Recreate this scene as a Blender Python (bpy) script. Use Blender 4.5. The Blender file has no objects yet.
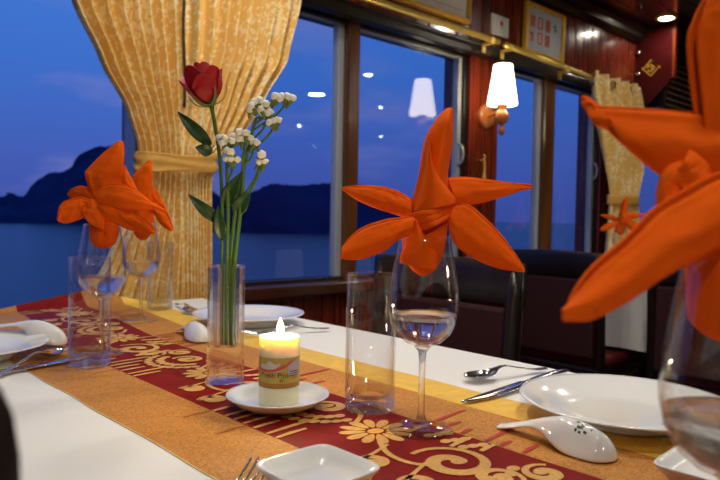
import bpy, bmesh, math, random
from mathutils import Vector, Matrix, noise
random.seed(7)
C = bpy.context.scene.collection
PI = math.pi
YAW = -math.radians(43.1)          # turn that makes a thing's front face the diner with the camera

# ------------------------------------------------------------------ materials
def lin(c):
    return tuple((v/255/12.92) if v/255 <= .04045 else ((v/255+.055)/1.055)**2.4 for v in c)
def mat(name, col, rough=.5, metal=0, spec=.5, coat=0, coat_rough=.05, bump=None, var=None, sss=0, sheen=0, trans=0, ior=1.45):
    m = bpy.data.materials.new(name); m.use_nodes = True
    nt = m.node_tree; b = nt.nodes['Principled BSDF']
    b.inputs['Base Color'].default_value = (*col, 1); b.inputs['Roughness'].default_value = rough
    b.inputs['Metallic'].default_value = metal; b.inputs['Specular IOR Level'].default_value = spec
    b.inputs['Coat Weight'].default_value = coat; b.inputs['Coat Roughness'].default_value = coat_rough
    b.inputs['IOR'].default_value = ior; b.inputs['Transmission Weight'].default_value = trans
    if sss:
        b.inputs['Subsurface Weight'].default_value = sss; b.inputs['Subsurface Radius'].default_value = (.02, .015, .008); b.inputs['Subsurface Scale'].default_value = .6
    if sheen:
        b.inputs['Sheen Weight'].default_value = sheen; b.inputs['Sheen Roughness'].default_value = .5
    tc = nt.nodes.new('ShaderNodeTexCoord')
    if var:      # (scale, amount, stretch)
        n = nt.nodes.new('ShaderNodeTexNoise'); n.inputs['Scale'].default_value = var[0]; n.inputs['Detail'].default_value = 4
        mp = nt.nodes.new('ShaderNodeMapping'); mp.inputs['Scale'].default_value = var[2] if len(var) > 2 else (1, 1, 1)
        nt.links.new(tc.outputs['Object'], mp.inputs[0]); nt.links.new(mp.outputs[0], n.inputs['Vector'])
        r = nt.nodes.new('ShaderNodeValToRGB'); r.color_ramp.elements[0].position = .3; r.color_ramp.elements[1].position = .7
        r.color_ramp.elements[0].color = (*[v*(1-var[1]) for v in col], 1); r.color_ramp.elements[1].color = (*[min(1, v*(1+var[1])) for v in col], 1)
        nt.links.new(n.outputs['Fac'], r.inputs[0]); nt.links.new(r.outputs[0], b.inputs['Base Color'])
    if bump:     # (scale, strength, distance)
        n = nt.nodes.new('ShaderNodeTexNoise'); n.inputs['Scale'].default_value = bump[0]; n.inputs['Detail'].default_value = 3
        nt.links.new(tc.outputs['Object'], n.inputs['Vector'])
        bp = nt.nodes.new('ShaderNodeBump'); bp.inputs['Strength'].default_value = bump[1]; bp.inputs['Distance'].default_value = bump[2]
        nt.links.new(n.outputs['Fac'], bp.inputs['Height']); nt.links.new(bp.outputs[0], b.inputs['Normal'])
    return m
def emit(name, col, s):
    m = bpy.data.materials.new(name); m.use_nodes = True; nt = m.node_tree; nt.nodes.clear()
    e = nt.nodes.new('ShaderNodeEmission'); e.inputs[0].default_value = (*col, 1); e.inputs[1].default_value = s
    o = nt.nodes.new('ShaderNodeOutputMaterial'); nt.links.new(e.outputs[0], o.inputs[0]); return m
def thin_glass(name, tint=(1, 1, 1), f0=.04, fmax=.75, power=4.0, rough=0.0):
    m = bpy.data.materials.new(name); m.use_nodes = True; nt = m.node_tree; nt.nodes.clear()
    t = nt.nodes.new('ShaderNodeBsdfTransparent'); t.inputs[0].default_value = (*tint, 1)
    g = nt.nodes.new('ShaderNodeBsdfGlossy'); g.inputs['Roughness'].default_value = rough
    lw = nt.nodes.new('ShaderNodeLayerWeight'); lw.inputs[0].default_value = .5
    p = nt.nodes.new('ShaderNodeMath'); p.operation = 'POWER'; p.inputs[1].default_value = power
    k = nt.nodes.new('ShaderNodeMath'); k.operation = 'MULTIPLY_ADD'; k.inputs[1].default_value = fmax; k.inputs[2].default_value = f0
    nt.links.new(lw.outputs['Facing'], p.inputs[0]); nt.links.new(p.outputs[0], k.inputs[0])
    mx = nt.nodes.new('ShaderNodeMixShader'); nt.links.new(k.outputs[0], mx.inputs[0]); nt.links.new(t.outputs[0], mx.inputs[1]); nt.links.new(g.outputs[0], mx.inputs[2])
    o = nt.nodes.new('ShaderNodeOutputMaterial'); nt.links.new(mx.outputs[0], o.inputs[0]); return m
def solid_glass(name, col=(1, 1, 1), ior=1.48, clear=.35):
    m = bpy.data.materials.new(name); m.use_nodes = True; nt = m.node_tree; nt.nodes.clear()
    g = nt.nodes.new('ShaderNodeBsdfGlass'); g.inputs['Color'].default_value = (*col, 1); g.inputs['IOR'].default_value = ior; g.inputs['Roughness'].default_value = 0
    t = nt.nodes.new('ShaderNodeBsdfTransparent'); mx = nt.nodes.new('ShaderNodeMixShader'); mx.inputs[0].default_value = clear
    nt.links.new(g.outputs[0], mx.inputs[1]); nt.links.new(t.outputs[0], mx.inputs[2])
    o = nt.nodes.new('ShaderNodeOutputMaterial'); nt.links.new(mx.outputs[0], o.inputs[0]); return m
def plank_mat(name, col, period, axis, rough=.21, dark=.35):
    """glossy boards: narrow grooves every PERIOD metres along AXIS, soft grain along the boards"""
    m = mat(name, col, rough=rough, spec=.6, coat=.6, coat_rough=.08)
    nt = m.node_tree; b = nt.nodes['Principled BSDF']
    tc = nt.nodes.new('ShaderNodeTexCoord'); sp = nt.nodes.new('ShaderNodeSeparateXYZ'); nt.links.new(tc.outputs['Object'], sp.inputs[0])
    d = nt.nodes.new('ShaderNodeMath'); d.operation = 'DIVIDE'; d.inputs[1].default_value = period; nt.links.new(sp.outputs[axis], d.inputs[0])
    f = nt.nodes.new('ShaderNodeMath'); f.operation = 'FRACT'; nt.links.new(d.outputs[0], f.inputs[0])
    pp = nt.nodes.new('ShaderNodeMath'); pp.operation = 'PINGPONG'; pp.inputs[1].default_value = .5; nt.links.new(f.outputs[0], pp.inputs[0])
    r = nt.nodes.new('ShaderNodeValToRGB'); r.color_ramp.elements[0].position = .0; r.color_ramp.elements[1].position = .09
    nt.links.new(pp.outputs[0], r.inputs[0])
    bp = nt.nodes.new('ShaderNodeBump'); bp.inputs['Strength'].default_value = .9; bp.inputs['Distance'].default_value = .004
    n = nt.nodes.new('ShaderNodeTexNoise'); n.inputs['Scale'].default_value = 9; mp = nt.nodes.new('ShaderNodeMapping')
    s = [8, 8, 8]; s[(2 if axis != 2 else 0)] = .5
    mp.inputs['Scale'].default_value = s; nt.links.new(tc.outputs['Object'], mp.inputs[0]); nt.links.new(mp.outputs[0], n.inputs['Vector'])
    ad = nt.nodes.new('ShaderNodeMath'); ad.operation = 'MULTIPLY_ADD'; ad.inputs[1].default_value = .12; nt.links.new(n.outputs['Fac'], ad.inputs[0]); nt.links.new(r.outputs[0], ad.inputs[2])
    nt.links.new(ad.outputs[0], bp.inputs['Height']); nt.links.new(bp.outputs[0], b.inputs['Normal'])
    r2 = nt.nodes.new('ShaderNodeValToRGB'); r2.color_ramp.elements[0].color = (*[v*dark for v in col], 1); r2.color_ramp.elements[1].color = (*[v*1.3 for v in col], 1)
    r2.color_ramp.elements[0].position = .3; r2.color_ramp.elements[1].position = .75
    nt.links.new(n.outputs['Fac'], r2.inputs[0]); nt.links.new(r2.outputs[0], b.inputs['Base Color'])
    return m
def brocade_mat():
    m = mat('gold brocade', (.66, .40, .11), rough=.42, spec=.45, sheen=.3, bump=(260, .35, .0006))
    nt = m.node_tree; b = nt.nodes['Principled BSDF']; tc = nt.nodes.new('ShaderNodeTexCoord')
    v = nt.nodes.new('ShaderNodeTexVoronoi'); v.inputs['Scale'].default_value = 60
    w = nt.nodes.new('ShaderNodeTexNoise'); w.inputs['Scale'].default_value = 42; w.inputs['Detail'].default_value = 3; w.inputs['Distortion'].default_value = 1.5
    w2 = nt.nodes.new('ShaderNodeTexNoise'); w2.inputs['Scale'].default_value = 7
    for x in (v, w, w2): nt.links.new(tc.outputs['Object'], x.inputs['Vector'])
    a = nt.nodes.new('ShaderNodeMath'); a.operation = 'MULTIPLY_ADD'; a.inputs[1].default_value = -.35
    nt.links.new(v.outputs['Distance'], a.inputs[0]); nt.links.new(w.outputs['Fac'], a.inputs[2])
    a2 = nt.nodes.new('ShaderNodeMath'); a2.operation = 'MULTIPLY_ADD'; a2.inputs[1].default_value = .5; nt.links.new(w2.outputs['Fac'], a2.inputs[0]); nt.links.new(a.outputs[0], a2.inputs[2])
    r = nt.nodes.new('ShaderNodeValToRGB'); r.color_ramp.elements[0].position = .60; r.color_ramp.elements[1].position = .66
    r.color_ramp.elements[0].color = (.80, .49, .115, 1); r.color_ramp.elements[1].color = (.90, .73, .38, 1)
    nt.links.new(a2.outputs[0], r.inputs[0]); nt.links.new(r.outputs[0], b.inputs['Base Color'])
    return m

M = {}
M['cloth'] = mat('white cotton', (.80, .79, .77), rough=.85, bump=(900, .15, .0004), sheen=.2)
M['orange_cloth'] = mat('orange shot weave', (.50, .205, .030), rough=.62, bump=(1400, .55, .0006), var=(420, .38))
M['yellow_cloth'] = mat('yellow satin', (.82, .50, .07), rough=.5, bump=(900, .3, .0004), var=(60, .1))
M['hem'] = mat('pale gold hem', (.62, .42, .15), rough=.6)
M['red_cloth'] = mat('deep red silk', (.21, .005, .002), rough=.6, spec=.15, bump=(900, .3, .0004), var=(40, .15))
M['gold_thread'] = mat('gold embroidery', (.80, .36, .055), rough=.5, bump=(900, .5, .0006), var=(300, .15))
M['pale_thread'] = mat('pale gold embroidery', (.70, .38, .10), rough=.5, bump=(900, .5, .0006), var=(300, .15))
M['rust_thread'] = mat('rust embroidery', (.50, .10, .02), rough=.55)
M['red_line'] = mat('red embroidery', (.45, .03, .015), rough=.55)
M['napkin'] = mat('orange cotton napkin', (.87, .118, .004), rough=.85, spec=.10, bump=(1100, .3, .0004))
M['porcelain'] = mat('white porcelain', (.82, .82, .80), rough=.12, spec=.55, coat=.4)
M['green_mark'] = mat('green glaze print', (.02, .08, .03), rough=.3)
M['steel'] = mat('polished steel', (.62, .62, .64), rough=.14, metal=1)
M['brass'] = mat('polished brass', (.85, .60, .13), rough=.34, metal=.6)
M['gilt'] = mat('gilt frame', (.80, .46, .06), rough=.35, metal=.25, bump=(160, .5, .002))
M['bowl_glass'] = thin_glass('thin clear glass', tint=(.985, .985, .985), f0=.036, fmax=.62, power=3.0)
M['solid_glass'] = solid_glass('solid clear glass', (.99, 1, .99), 1.5, .52)
M['water'] = solid_glass('clear water', (1, 1, 1), 1.33, .3)
M['vase_glass'] = solid_glass('thick clear glass', (.99, .995, .99), 1.49, .55)
M['pane_glass'] = thin_glass('window glass', tint=(.93, .95, .98), f0=.045, fmax=.9, power=5)
M['wall_wood'] = plank_mat('red mahogany boards', (.22, .028, .010), .085, 0)
M['end_wood'] = plank_mat('red mahogany boards across', (.10, .012, .007), .085, 1)
M['ceil_wood'] = plank_mat('near black ceiling boards', (.020, .008, .006), .12, 1)
M['dark_wood'] = mat('near black wood', (.011, .005, .004), rough=.34, coat=.12, var=(12, .4, (1, 1, .1)))
M['sill_wood'] = mat('dark brown wood', (.060, .018, .008), rough=.22, coat=.3, var=(14, .4, (.2, 1, 1)))
M['mullion_wood'] = mat('brown varnished wood', (.13, .045, .014), rough=.2, coat=.4, var=(14, .4, (1, 1, .1)))
M['red_wood'] = mat('red varnished wood', (.26, .042, .012), rough=.16, coat=.5, var=(14, .35, (1, 1, .1)))
M['sconce_wood'] = mat('orange brown turned wood', (.50, .15, .035), rough=.25, coat=.4, var=(20, .3))
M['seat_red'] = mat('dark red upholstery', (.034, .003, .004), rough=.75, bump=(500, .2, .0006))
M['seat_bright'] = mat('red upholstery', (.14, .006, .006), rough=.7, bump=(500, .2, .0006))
M['floor_wood'] = plank_mat('dark floor boards', (.06, .022, .012), .12, 1, rough=.3)
M['aluminium'] = mat('grey aluminium', (.46, .48, .50), rough=.4, metal=.25)
M['white_plastic'] = mat('white plastic', (.75, .74, .70), rough=.3)
M['red_plastic'] = mat('red plastic', (.6, .02, .02), rough=.3)
M['paper'] = mat('pale grey paper', (.52, .55, .58), rough=.3, coat=.5)
M['cream_paper'] = mat('cream paper', (.80, .72, .62), rough=.4, coat=.4)
M['stamp'] = mat('red stamp ink', (.52, .06, .03), rough=.5)
M['stamp_orange'] = mat('orange stamp ink', (.62, .16, .06), rough=.5)
M['dark_ink'] = mat('dark ink', (.03, .03, .035), rough=.5)
M['brocade'] = brocade_mat()
M['tieback'] = mat('plain gold satin', (.66, .36, .07), rough=.45, bump=(40, .2, .002))
M['lining'] = mat('dark brown lining', (.05, .025, .012), rough=.8)
M['shade'] = emit('lit white lamp shade', (1, .84, .56), 9)
M['lamp'] = emit('lit lamp lens', (1, .925, .83), 225)
M['lamp_low'] = emit('dim lamp lens', (1, .91, .79), 140)
M['flame'] = emit('candle flame', (1, .74, .34), 11)
M['wax'] = mat('ivory wax', (.96, .88, .62), rough=.45, sss=.9)
M['wick'] = mat('charred wick', (.01, .008, .006), rough=.9)
M['label_gold'] = mat('olive gold label', (.52, .40, .09), rough=.35)
M['label_brown'] = mat('amber label band', (.42, .20, .03), rough=.35)
M['label_lilac'] = mat('lilac print', (.52, .44, .56), rough=.4)
M['label_grey'] = mat('grey white print', (.62, .60, .58), rough=.4)
M['label_red'] = mat('red print', (.65, .10, .06), rough=.4)
M['label_text'] = mat('brown print', (.14, .09, .03), rough=.5)
M['rose'] = mat('dark red petal', (.42, .007, .010), rough=.55, bump=(120, .2, .001))
M['stem'] = mat('green stem', (.075, .16, .025), rough=.45)
M['leaf'] = mat('dark green leaf', (.022, .062, .016), rough=.38, bump=(90, .25, .002))
M['calyx'] = mat('grey green calyx', (.13, .20, .06), rough=.6)
M['blossom'] = mat('white statice flower', (.88, .87, .76), rough=.7)
M['black_rubber'] = mat('black', (.01, .01, .01), rough=.6)

# ------------------------------------------------------------------ mesh builder
class MB:
    def __init__(s): s.v = []; s.f = []; s.m = []; s.sm = []
    def add(s, vs, fs, mi=0, smooth=True):
        o = len(s.v); s.v += [tuple(v) for v in vs]
        for f in fs: s.f.append(tuple(i+o for i in f)); s.m.append(mi); s.sm.append(smooth)
        return s
    def box(s, x0, x1, y0, y1, z0, z1, mi=0):
        vs = [(x, y, z) for z in (z0, z1) for y in (y0, y1) for x in (x0, x1)]
        return s.add(vs, [(0, 2, 3, 1), (4, 5, 7, 6), (0, 1, 5, 4), (1, 3, 7, 5), (3, 2, 6, 7), (2, 0, 4, 6)], mi, False)
    def lathe(s, prof, n=40, c=(0, 0, 0), mi=0, shape=None, closed=False, axis='z'):
        vs = []; fs = []; k = len(prof)
        for i in range(n):
            a = 2*PI*i/n
            q = shape(a) if shape else 1
            for r, z in prof:
                x, y = r*q*math.cos(a), r*q*math.sin(a)
                vs.append((c[0]+x, c[1]+y, c[2]+z) if axis == 'z' else (c[0]+x, c[1]+z, c[2]+y) if axis == 'y' else (c[0]+z, c[1]+x, c[2]+y))
        for i in range(n):
            j = (i+1) % n
            for t in range(k-1 if not closed else k):
                u = (t+1) % k
                f = (i*k+t, j*k+t, j*k+u, i*k+u)
                fs.append(f if axis != 'y' else f[::-1])
        return s.add(vs, fs, mi)
    def tube(s, pts, rad, n=10, mi=0, flat=None, caps=True):
        """swept tube; flat = (ratio of the second radius)"""
        pts = [Vector(p) for p in pts]; k = len(pts)
        if not hasattr(rad, '__len__'): rad = [rad]*k
        vs = []; fs = []; up = Vector((0, 0, 1)); prev = None
        for i, p in enumerate(pts):
            t = (pts[min(i+1, k-1)]-pts[max(i-1, 0)]).normalized()
            if prev is None:
                a = up.cross(t) if abs(t.dot(up)) < .95 else Vector((1, 0, 0)).cross(t)
            else: a = prev-t*prev.dot(t)
            a.normalize(); prev = a; b = t.cross(a)
            for j in range(n):
                q = 2*PI*j/n
                vs.append(p+a*math.cos(q)*rad[i]+b*math.sin(q)*rad[i]*(flat if flat else 1))
        for i in range(k-1):
            for j in range(n): fs.append((i*n+j, i*n+(j+1) % n, (i+1)*n+(j+1) % n, (i+1)*n+j))
        if caps: fs.append(tuple(range(n-1, -1, -1))); fs.append(tuple((k-1)*n+j for j in range(n)))
        return s.add(vs, fs, mi)
    def grid(s, fn, nu, nv, mi=0, wrap=False):
        vs = [fn(i/(nu-1) if not wrap else i/nu, j/(nv-1)) for j in range(nv) for i in range(nu)]
        fs = [(j*nu+i, j*nu+(i+1) % nu, (j+1)*nu+(i+1) % nu, (j+1)*nu+i) for j in range(nv-1) for i in range(nu if wrap else nu-1)]
        return s.add(vs, fs, mi)
    def poly(s, pts, z, mi=0):
        return s.add([(x, y, z) for x, y in pts], [tuple(range(len(pts)))], mi, False)
    def slab(s, pts, z0, z1, mi=0):
        n = len(pts)
        return s.add([(x, y, z0) for x, y in pts]+[(x, y, z1) for x, y in pts],
                     [tuple(range(n-1, -1, -1)), tuple(range(n, 2*n))]+[(i, (i+1) % n, n+(i+1) % n, n+i) for i in range(n)], mi, False)
    def ribbon(s, pts, w, z, mi=0):
        """flat stroke of half width w (number or list) lying at height z"""
        k = len(pts); w = w if hasattr(w, '__len__') else [w]*k
        L = []; Rr = []
        for i in range(k):
            x0, y0 = pts[max(i-1, 0)]; x1, y1 = pts[min(i+1, k-1)]
            d = math.hypot(x1-x0, y1-y0) or 1
            nx, ny = -(y1-y0)/d, (x1-x0)/d
            L.append((pts[i][0]+nx*w[i], pts[i][1]+ny*w[i], z)); Rr.append((pts[i][0]-nx*w[i], pts[i][1]-ny*w[i], z))
        return s.add(L+Rr, [(i+1, i, k+i, k+i+1) for i in range(k-1)], mi, False)
    def build(s, name, mats, parent=None, loc=None, rot=None, bevel=0, sub=0, solid=0, recalc=False):
        me = bpy.data.meshes.new(name); me.from_pydata(s.v, [], s.f)
        for m in (mats if isinstance(mats, (list, tuple)) else [mats]): me.materials.append(m)
        for p, mi, sm in zip(me.polygons, s.m, s.sm): p.material_index = mi; p.use_smooth = sm
        if recalc:
            b = bmesh.new(); b.from_mesh(me); bmesh.ops.remove_doubles(b, verts=b.verts, dist=1e-6); bmesh.ops.recalc_face_normals(b, faces=b.faces); b.to_mesh(me); b.free()
        me.update()
        o = bpy.data.objects.new(name, me); C.objects.link(o)
        if parent: o.parent = parent
        if loc: o.location = loc
        if rot: o.rotation_euler = rot
        if bevel:
            bv = o.modifiers.new('edge', 'BEVEL'); bv.width = bevel; bv.segments = 2; bv.limit_method = 'ANGLE'; bv.angle_limit = .7
        if solid:
            sd = o.modifiers.new('cloth', 'SOLIDIFY'); sd.thickness = solid; sd.offset = 0
        if sub:
            ss = o.modifiers.new('smooth', 'SUBSURF'); ss.levels = sub; ss.render_levels = sub
        return o
def tag(o, label, cat, group=None, kind=None):
    o['label'] = label; o['category'] = cat
    if group: o['group'] = group
    if kind: o['kind'] = kind
    return o
def thing(name, label, cat, loc=(0, 0, 0), rz=0, group=None):
    o = bpy.data.objects.new(name, None); C.objects.link(o); o.empty_display_size = .05
    o.location = loc; o.rotation_euler = (0, 0, rz); return tag(o, label, cat, group)
def struct(o, label, cat='structure'):
    o['kind'] = 'structure'; o['label'] = label; o['category'] = cat; return o
def copy_tree(o, parent=None):
    c = o.copy(); C.objects.link(c)
    if parent is not None: c.parent = parent
    for ch in list(o.children): copy_tree(ch, c)
    return c
def cr(P, n):
    """Catmull-Rom through points P (tuples), n samples"""
    P = [Vector(p) for p in P]; k = len(P); out = []
    for i in range(n):
        t = i/(n-1)*(k-1); a = min(int(t), k-2); f = t-a
        p0, p1, p2, p3 = P[max(a-1, 0)], P[a], P[a+1], P[min(a+2, k-1)]
        out.append(.5*((2*p1)+(p2-p0)*f+(2*p0-5*p1+4*p2-p3)*f*f+(3*p1-p0-3*p2+p3)*f**3))
    return out
def crs(vals, n): return [max(v.x, .0003) for v in cr([(v, 0, 0) for v in vals], n)]
def sm(t, a, b):
    t = min(1, max(0, (t-a)/(b-a))); return t*t*(3-2*t)
def text_mesh(body, size):
    cu = bpy.data.curves.new('lettering', 'FONT'); cu.body = body; cu.size = size; cu.align_x = 'CENTER'; cu.align_y = 'CENTER'
    o = bpy.data.objects.new('lettering', cu); C.objects.link(o)
    dg = bpy.context.evaluated_depsgraph_get(); me = o.evaluated_get(dg).to_mesh()
    vs = [tuple(v.co) for v in me.vertices]; fs = [tuple(p.vertices) for p in me.polygons]
    o.evaluated_get(dg).to_mesh_clear(); bpy.data.objects.remove(o); bpy.data.curves.remove(cu)
    return vs, fs

STAR = [([(-0.015, -0.0, 0.2367), (-0.0271, 0.005, 0.2438), (-0.0425, 0.01, 0.2489), (-0.0632, 0.015, 0.2508), (-0.0863, 0.02, 0.2491)], [(-0.012, -0.006, 0.2154), (-0.031, 0.0005, 0.2221), (-0.0504, 0.007, 0.228), (-0.0713, 0.0135, 0.2371), (-0.0863, 0.02, 0.2475)], 0.006, 0.006, 0.0012), ([(-0.0136, -0.012, 0.2194), (-0.0279, -0.0178, 0.2166), (-0.043, -0.0235, 0.2139), (-0.0665, -0.0292, 0.2047), (-0.0837, -0.035, 0.188)], [(-0.0075, -0.016, 0.2035), (-0.0278, -0.022, 0.1973), (-0.0426, -0.028, 0.1855), (-0.066, -0.034, 0.1776), (-0.0849, -0.04, 0.1781)], 0.008, 0.005, 0.0016), ([(0.0213, 0.0, 0.2588), (0.0425, 0.005, 0.2605), (0.0755, 0.01, 0.2572), (0.0953, 0.015, 0.2552), (0.1139, 0.02, 0.2539)], [(0.0272, -0.006, 0.2323), (0.0506, 0.001, 0.2338), (0.0755, 0.008, 0.2406), (0.0966, 0.015, 0.2475), (0.1144, 0.022, 0.2527)], 0.007, 0.006, 0.0012), ([(0.0274, -0.012, 0.2291), (0.0393, -0.019, 0.2312), (0.0532, -0.026, 0.2206), (0.0719, -0.033, 0.2005), (0.0933, -0.04, 0.1697)], [(0.022, -0.018, 0.2091), (0.0286, -0.0235, 0.1925), (0.0467, -0.029, 0.1798), (0.0684, -0.0345, 0.1712), (0.0934, -0.04, 0.1684)], 0.009, 0.006, 0.0014)]
ROLL = [([(-0.0147, -0.0, 0.2235), (-0.0129, 0.0006, 0.2368), (-0.0073, 0.0012, 0.2624), (-0.0018, 0.0018, 0.2982), (0.009, 0.0024, 0.3188), (0.0191, 0.003, 0.3302)], [(0.032, -0.0, 0.2345), (0.0278, 0.0006, 0.2436), (0.0219, 0.0012, 0.2599), (0.0263, 0.0018, 0.2957), (0.0264, 0.0024, 0.3171), (0.0267, 0.003, 0.3294)], 0.021, 0.018, 0.0)]
WRAP = [([(-0.0145, -0.004, 0.2234), (-0.0132, -0.0032, 0.2367), (-0.0076, -0.0024, 0.2612), (-0.003, -0.0016, 0.2877), (-0.0001, -0.0008, 0.3), (0.0014, 0.0, 0.3031)], [(0.0282, -0.013, 0.2332), (0.026, -0.0132, 0.2411), (0.0136, -0.0134, 0.2559), (0.0032, -0.0136, 0.2736), (0.0003, -0.0138, 0.2905), (0.0006, -0.014, 0.3004)], 0.022, 0.002, 0.0)]
BAND = [([(-0.0165, -0.01, 0.2224), (0.0041, -0.0275, 0.2295), (0.0284, -0.01, 0.2403)], [(-0.0143, -0.01, 0.2143), (0.0049, -0.0305, 0.2221), (0.0286, -0.01, 0.2332)], 0.0028, 0.001, 0), ([(-0.0154, -0.011, 0.2173), (0.0046, -0.0285, 0.2241), (0.0284, -0.011, 0.2342)], [(-0.0132, -0.011, 0.2083), (0.0054, -0.0315, 0.2163), (0.0286, -0.011, 0.2272)], 0.0028, 0.001, 0), ([(-0.0124, -0.012, 0.2114), (0.0056, -0.0295, 0.2182), (0.0274, -0.012, 0.2281)], [(-0.0102, -0.012, 0.2034), (0.0064, -0.0325, 0.211), (0.0276, -0.012, 0.2211)], 0.0028, 0.001, 0)]
CORE = [(0.0067, 0.0215, 0.2245), (0.0034, 0.022, 0.2111), (-0.0009, 0.0226, 0.1998), (-0.0013, 0.0225, 0.1916), (-0.0016, 0.0215, 0.1834), (-0.0019, 0.0179, 0.1732), (-0.0017, 0.0118, 0.1651), (-0.0011, 0.0041, 0.1601)]
FLAP = [([(-0.0126, -0.02, 0.2164), (-0.0177, -0.0187, 0.1994), (-0.0252, -0.0173, 0.1822), (-0.0259, -0.016, 0.1731)], [(-0.0112, -0.021, 0.2164), (0.0011, -0.0213, 0.1939), (0.0103, -0.0217, 0.1811), (0.0096, -0.022, 0.1672)], 0.006, 0, 0), ([(-0.0021, -0.0225, 0.2008), (-0.0108, -0.0225, 0.1897), (-0.0166, -0.0225, 0.1807), (-0.0124, -0.0225, 0.1709)], [(0.0207, -0.012, 0.215), (0.0201, -0.012, 0.1989), (0.0173, -0.012, 0.1867), (0.0105, -0.012, 0.1745)], 0.006, 0, 0)]
LOTUS = [([(-0.0111, -0.0, 0.2144), (-0.0174, 0.004, 0.2436), (-0.0277, 0.008, 0.2744), (-0.0255, 0.012, 0.2871), (-0.0023, 0.016, 0.3126), (0.0179, 0.02, 0.3305)], [(0.0335, -0.0, 0.2152), (0.0288, 0.004, 0.2444), (0.0257, 0.008, 0.263), (0.028, 0.012, 0.2973), (0.0272, 0.016, 0.3132), (0.0249, 0.02, 0.3291)], 0.007, 0.006, 0.0018), ([(0.0289, 0.004, 0.229), (0.0256, 0.0087, 0.2538), (0.0245, 0.0133, 0.2757), (0.0251, 0.018, 0.2916)], [(0.0551, 0.004, 0.2387), (0.0506, 0.008, 0.2542), (0.0398, 0.012, 0.2728), (0.0281, 0.016, 0.293)], 0.005, 0.004, 0.001), ([(-0.0159, 0.004, 0.2436), (-0.0305, 0.0093, 0.2567), (-0.0505, 0.0147, 0.2558), (-0.0623, 0.02, 0.2464)], [(-0.0127, 0.004, 0.2313), (-0.0289, 0.0093, 0.2389), (-0.0529, 0.0147, 0.2402), (-0.0615, 0.02, 0.2441)], 0.004, 0.004, 0.001), ([(-0.0057, -0.006, 0.2313), (-0.0189, -0.011, 0.237), (-0.029, -0.016, 0.2388), (-0.0524, -0.021, 0.2301), (-0.0573, -0.026, 0.2075)], [(-0.0048, -0.008, 0.2191), (-0.0226, -0.013, 0.2104), (-0.0431, -0.018, 0.2017), (-0.0514, -0.023, 0.2016), (-0.0552, -0.028, 0.2045)], 0.006, 0.005, 0.0015), ([(-0.0154, -0.016, 0.2369), (-0.0199, -0.0195, 0.2262), (-0.0214, -0.023, 0.2171), (-0.0049, -0.0265, 0.1994), (0.013, -0.03, 0.1946)], [(-0.0002, -0.02, 0.2386), (0.0055, -0.0228, 0.2236), (0.0111, -0.0255, 0.2162), (0.0137, -0.0283, 0.2058), (0.0148, -0.031, 0.1954)], 0.004, 0.003, 0.001), ([(-0.0101, -0.014, 0.2386), (0.0108, -0.0212, 0.2568), (0.0359, -0.0284, 0.2599), (0.0616, -0.0292, 0.2529), (0.0839, -0.0236, 0.234), (0.1033, -0.018, 0.2239)], [(-0.0055, -0.018, 0.2356), (0.0217, -0.026, 0.2269), (0.0426, -0.034, 0.2234), (0.0665, -0.0344, 0.2224), (0.0881, -0.0272, 0.2243), (0.1039, -0.02, 0.2217)], 0.008, 0.004, 0.0014), ([(-0.0016, -0.02, 0.2326), (0.0305, -0.0255, 0.227), (0.0625, -0.031, 0.2162), (0.0822, -0.0365, 0.2041), (0.0951, -0.042, 0.1911)], [(0.0007, -0.022, 0.2236), (0.0119, -0.0275, 0.2132), (0.0334, -0.033, 0.2024), (0.0607, -0.0385, 0.1919), (0.095, -0.044, 0.1882)], 0.006, 0.004, 0.0014), ([(0.0404, -0.036, 0.2196), (0.0623, -0.0393, 0.2141), (0.0783, -0.0427, 0.207), (0.0868, -0.046, 0.1969)], [(0.0448, -0.04, 0.2123), (0.0576, -0.0427, 0.2037), (0.0733, -0.0453, 0.1981), (0.086, -0.048, 0.194)], 0.003, 0.002, 0.001)]
CORE_LOTUS = [(0.0043, 0.0231, 0.2296), (0.0032, 0.0227, 0.2035), (0.0033, 0.0227, 0.1881), (0.0029, 0.0185, 0.1728), (0.0031, 0.0092, 0.1637)]
LOTUS_BACK = [([(-0.0094, -0.0, 0.2168), (-0.0196, 0.0025, 0.2531), (-0.0197, 0.005, 0.2897), (-0.0044, 0.0075, 0.3104), (0.012, 0.01, 0.3266)], [(0.0271, 0.0, 0.2215), (0.02, 0.0025, 0.2539), (0.0199, 0.005, 0.2904), (0.018, 0.0075, 0.3108), (0.0161, 0.01, 0.3262)], 0.007, 0.006, 0.002), ([(0.0106, -0.0, 0.2536), (0.0193, 0.004, 0.2742), (0.0346, 0.008, 0.2523), (0.0458, 0.012, 0.2301)], [(0.0128, -0.0, 0.2334), (0.0237, 0.004, 0.2296), (0.0347, 0.008, 0.2278), (0.0458, 0.012, 0.2271)], 0.005, 0.004, 0.001), ([(0.0153, -0.008, 0.2394), (0.0325, -0.0115, 0.2396), (0.0477, -0.015, 0.2308), (0.0599, -0.0185, 0.211), (0.0701, -0.022, 0.1872)], [(0.0207, -0.012, 0.2213), (0.0297, -0.015, 0.2174), (0.0388, -0.018, 0.2036), (0.0548, -0.021, 0.1887), (0.0687, -0.024, 0.1842)], 0.007, 0.005, 0.002), ([(-0.013, 0.004, 0.2452), (-0.0376, 0.016, 0.2512), (-0.0666, 0.028, 0.2531), (-0.0919, 0.04, 0.2468)], [(-0.0128, 0.004, 0.2208), (-0.0374, 0.016, 0.2246), (-0.0665, 0.028, 0.2345), (-0.0919, 0.04, 0.2437)], 0.006, 0.006, 0.002)]
CORE_BACK = [(0.0032, 0.0208, 0.2349), (0.0036, 0.0206, 0.2005), (0.0035, 0.0198, 0.1842), (0.0031, 0.0142, 0.1722), (0.0031, 0.0061, 0.1642)]
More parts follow.
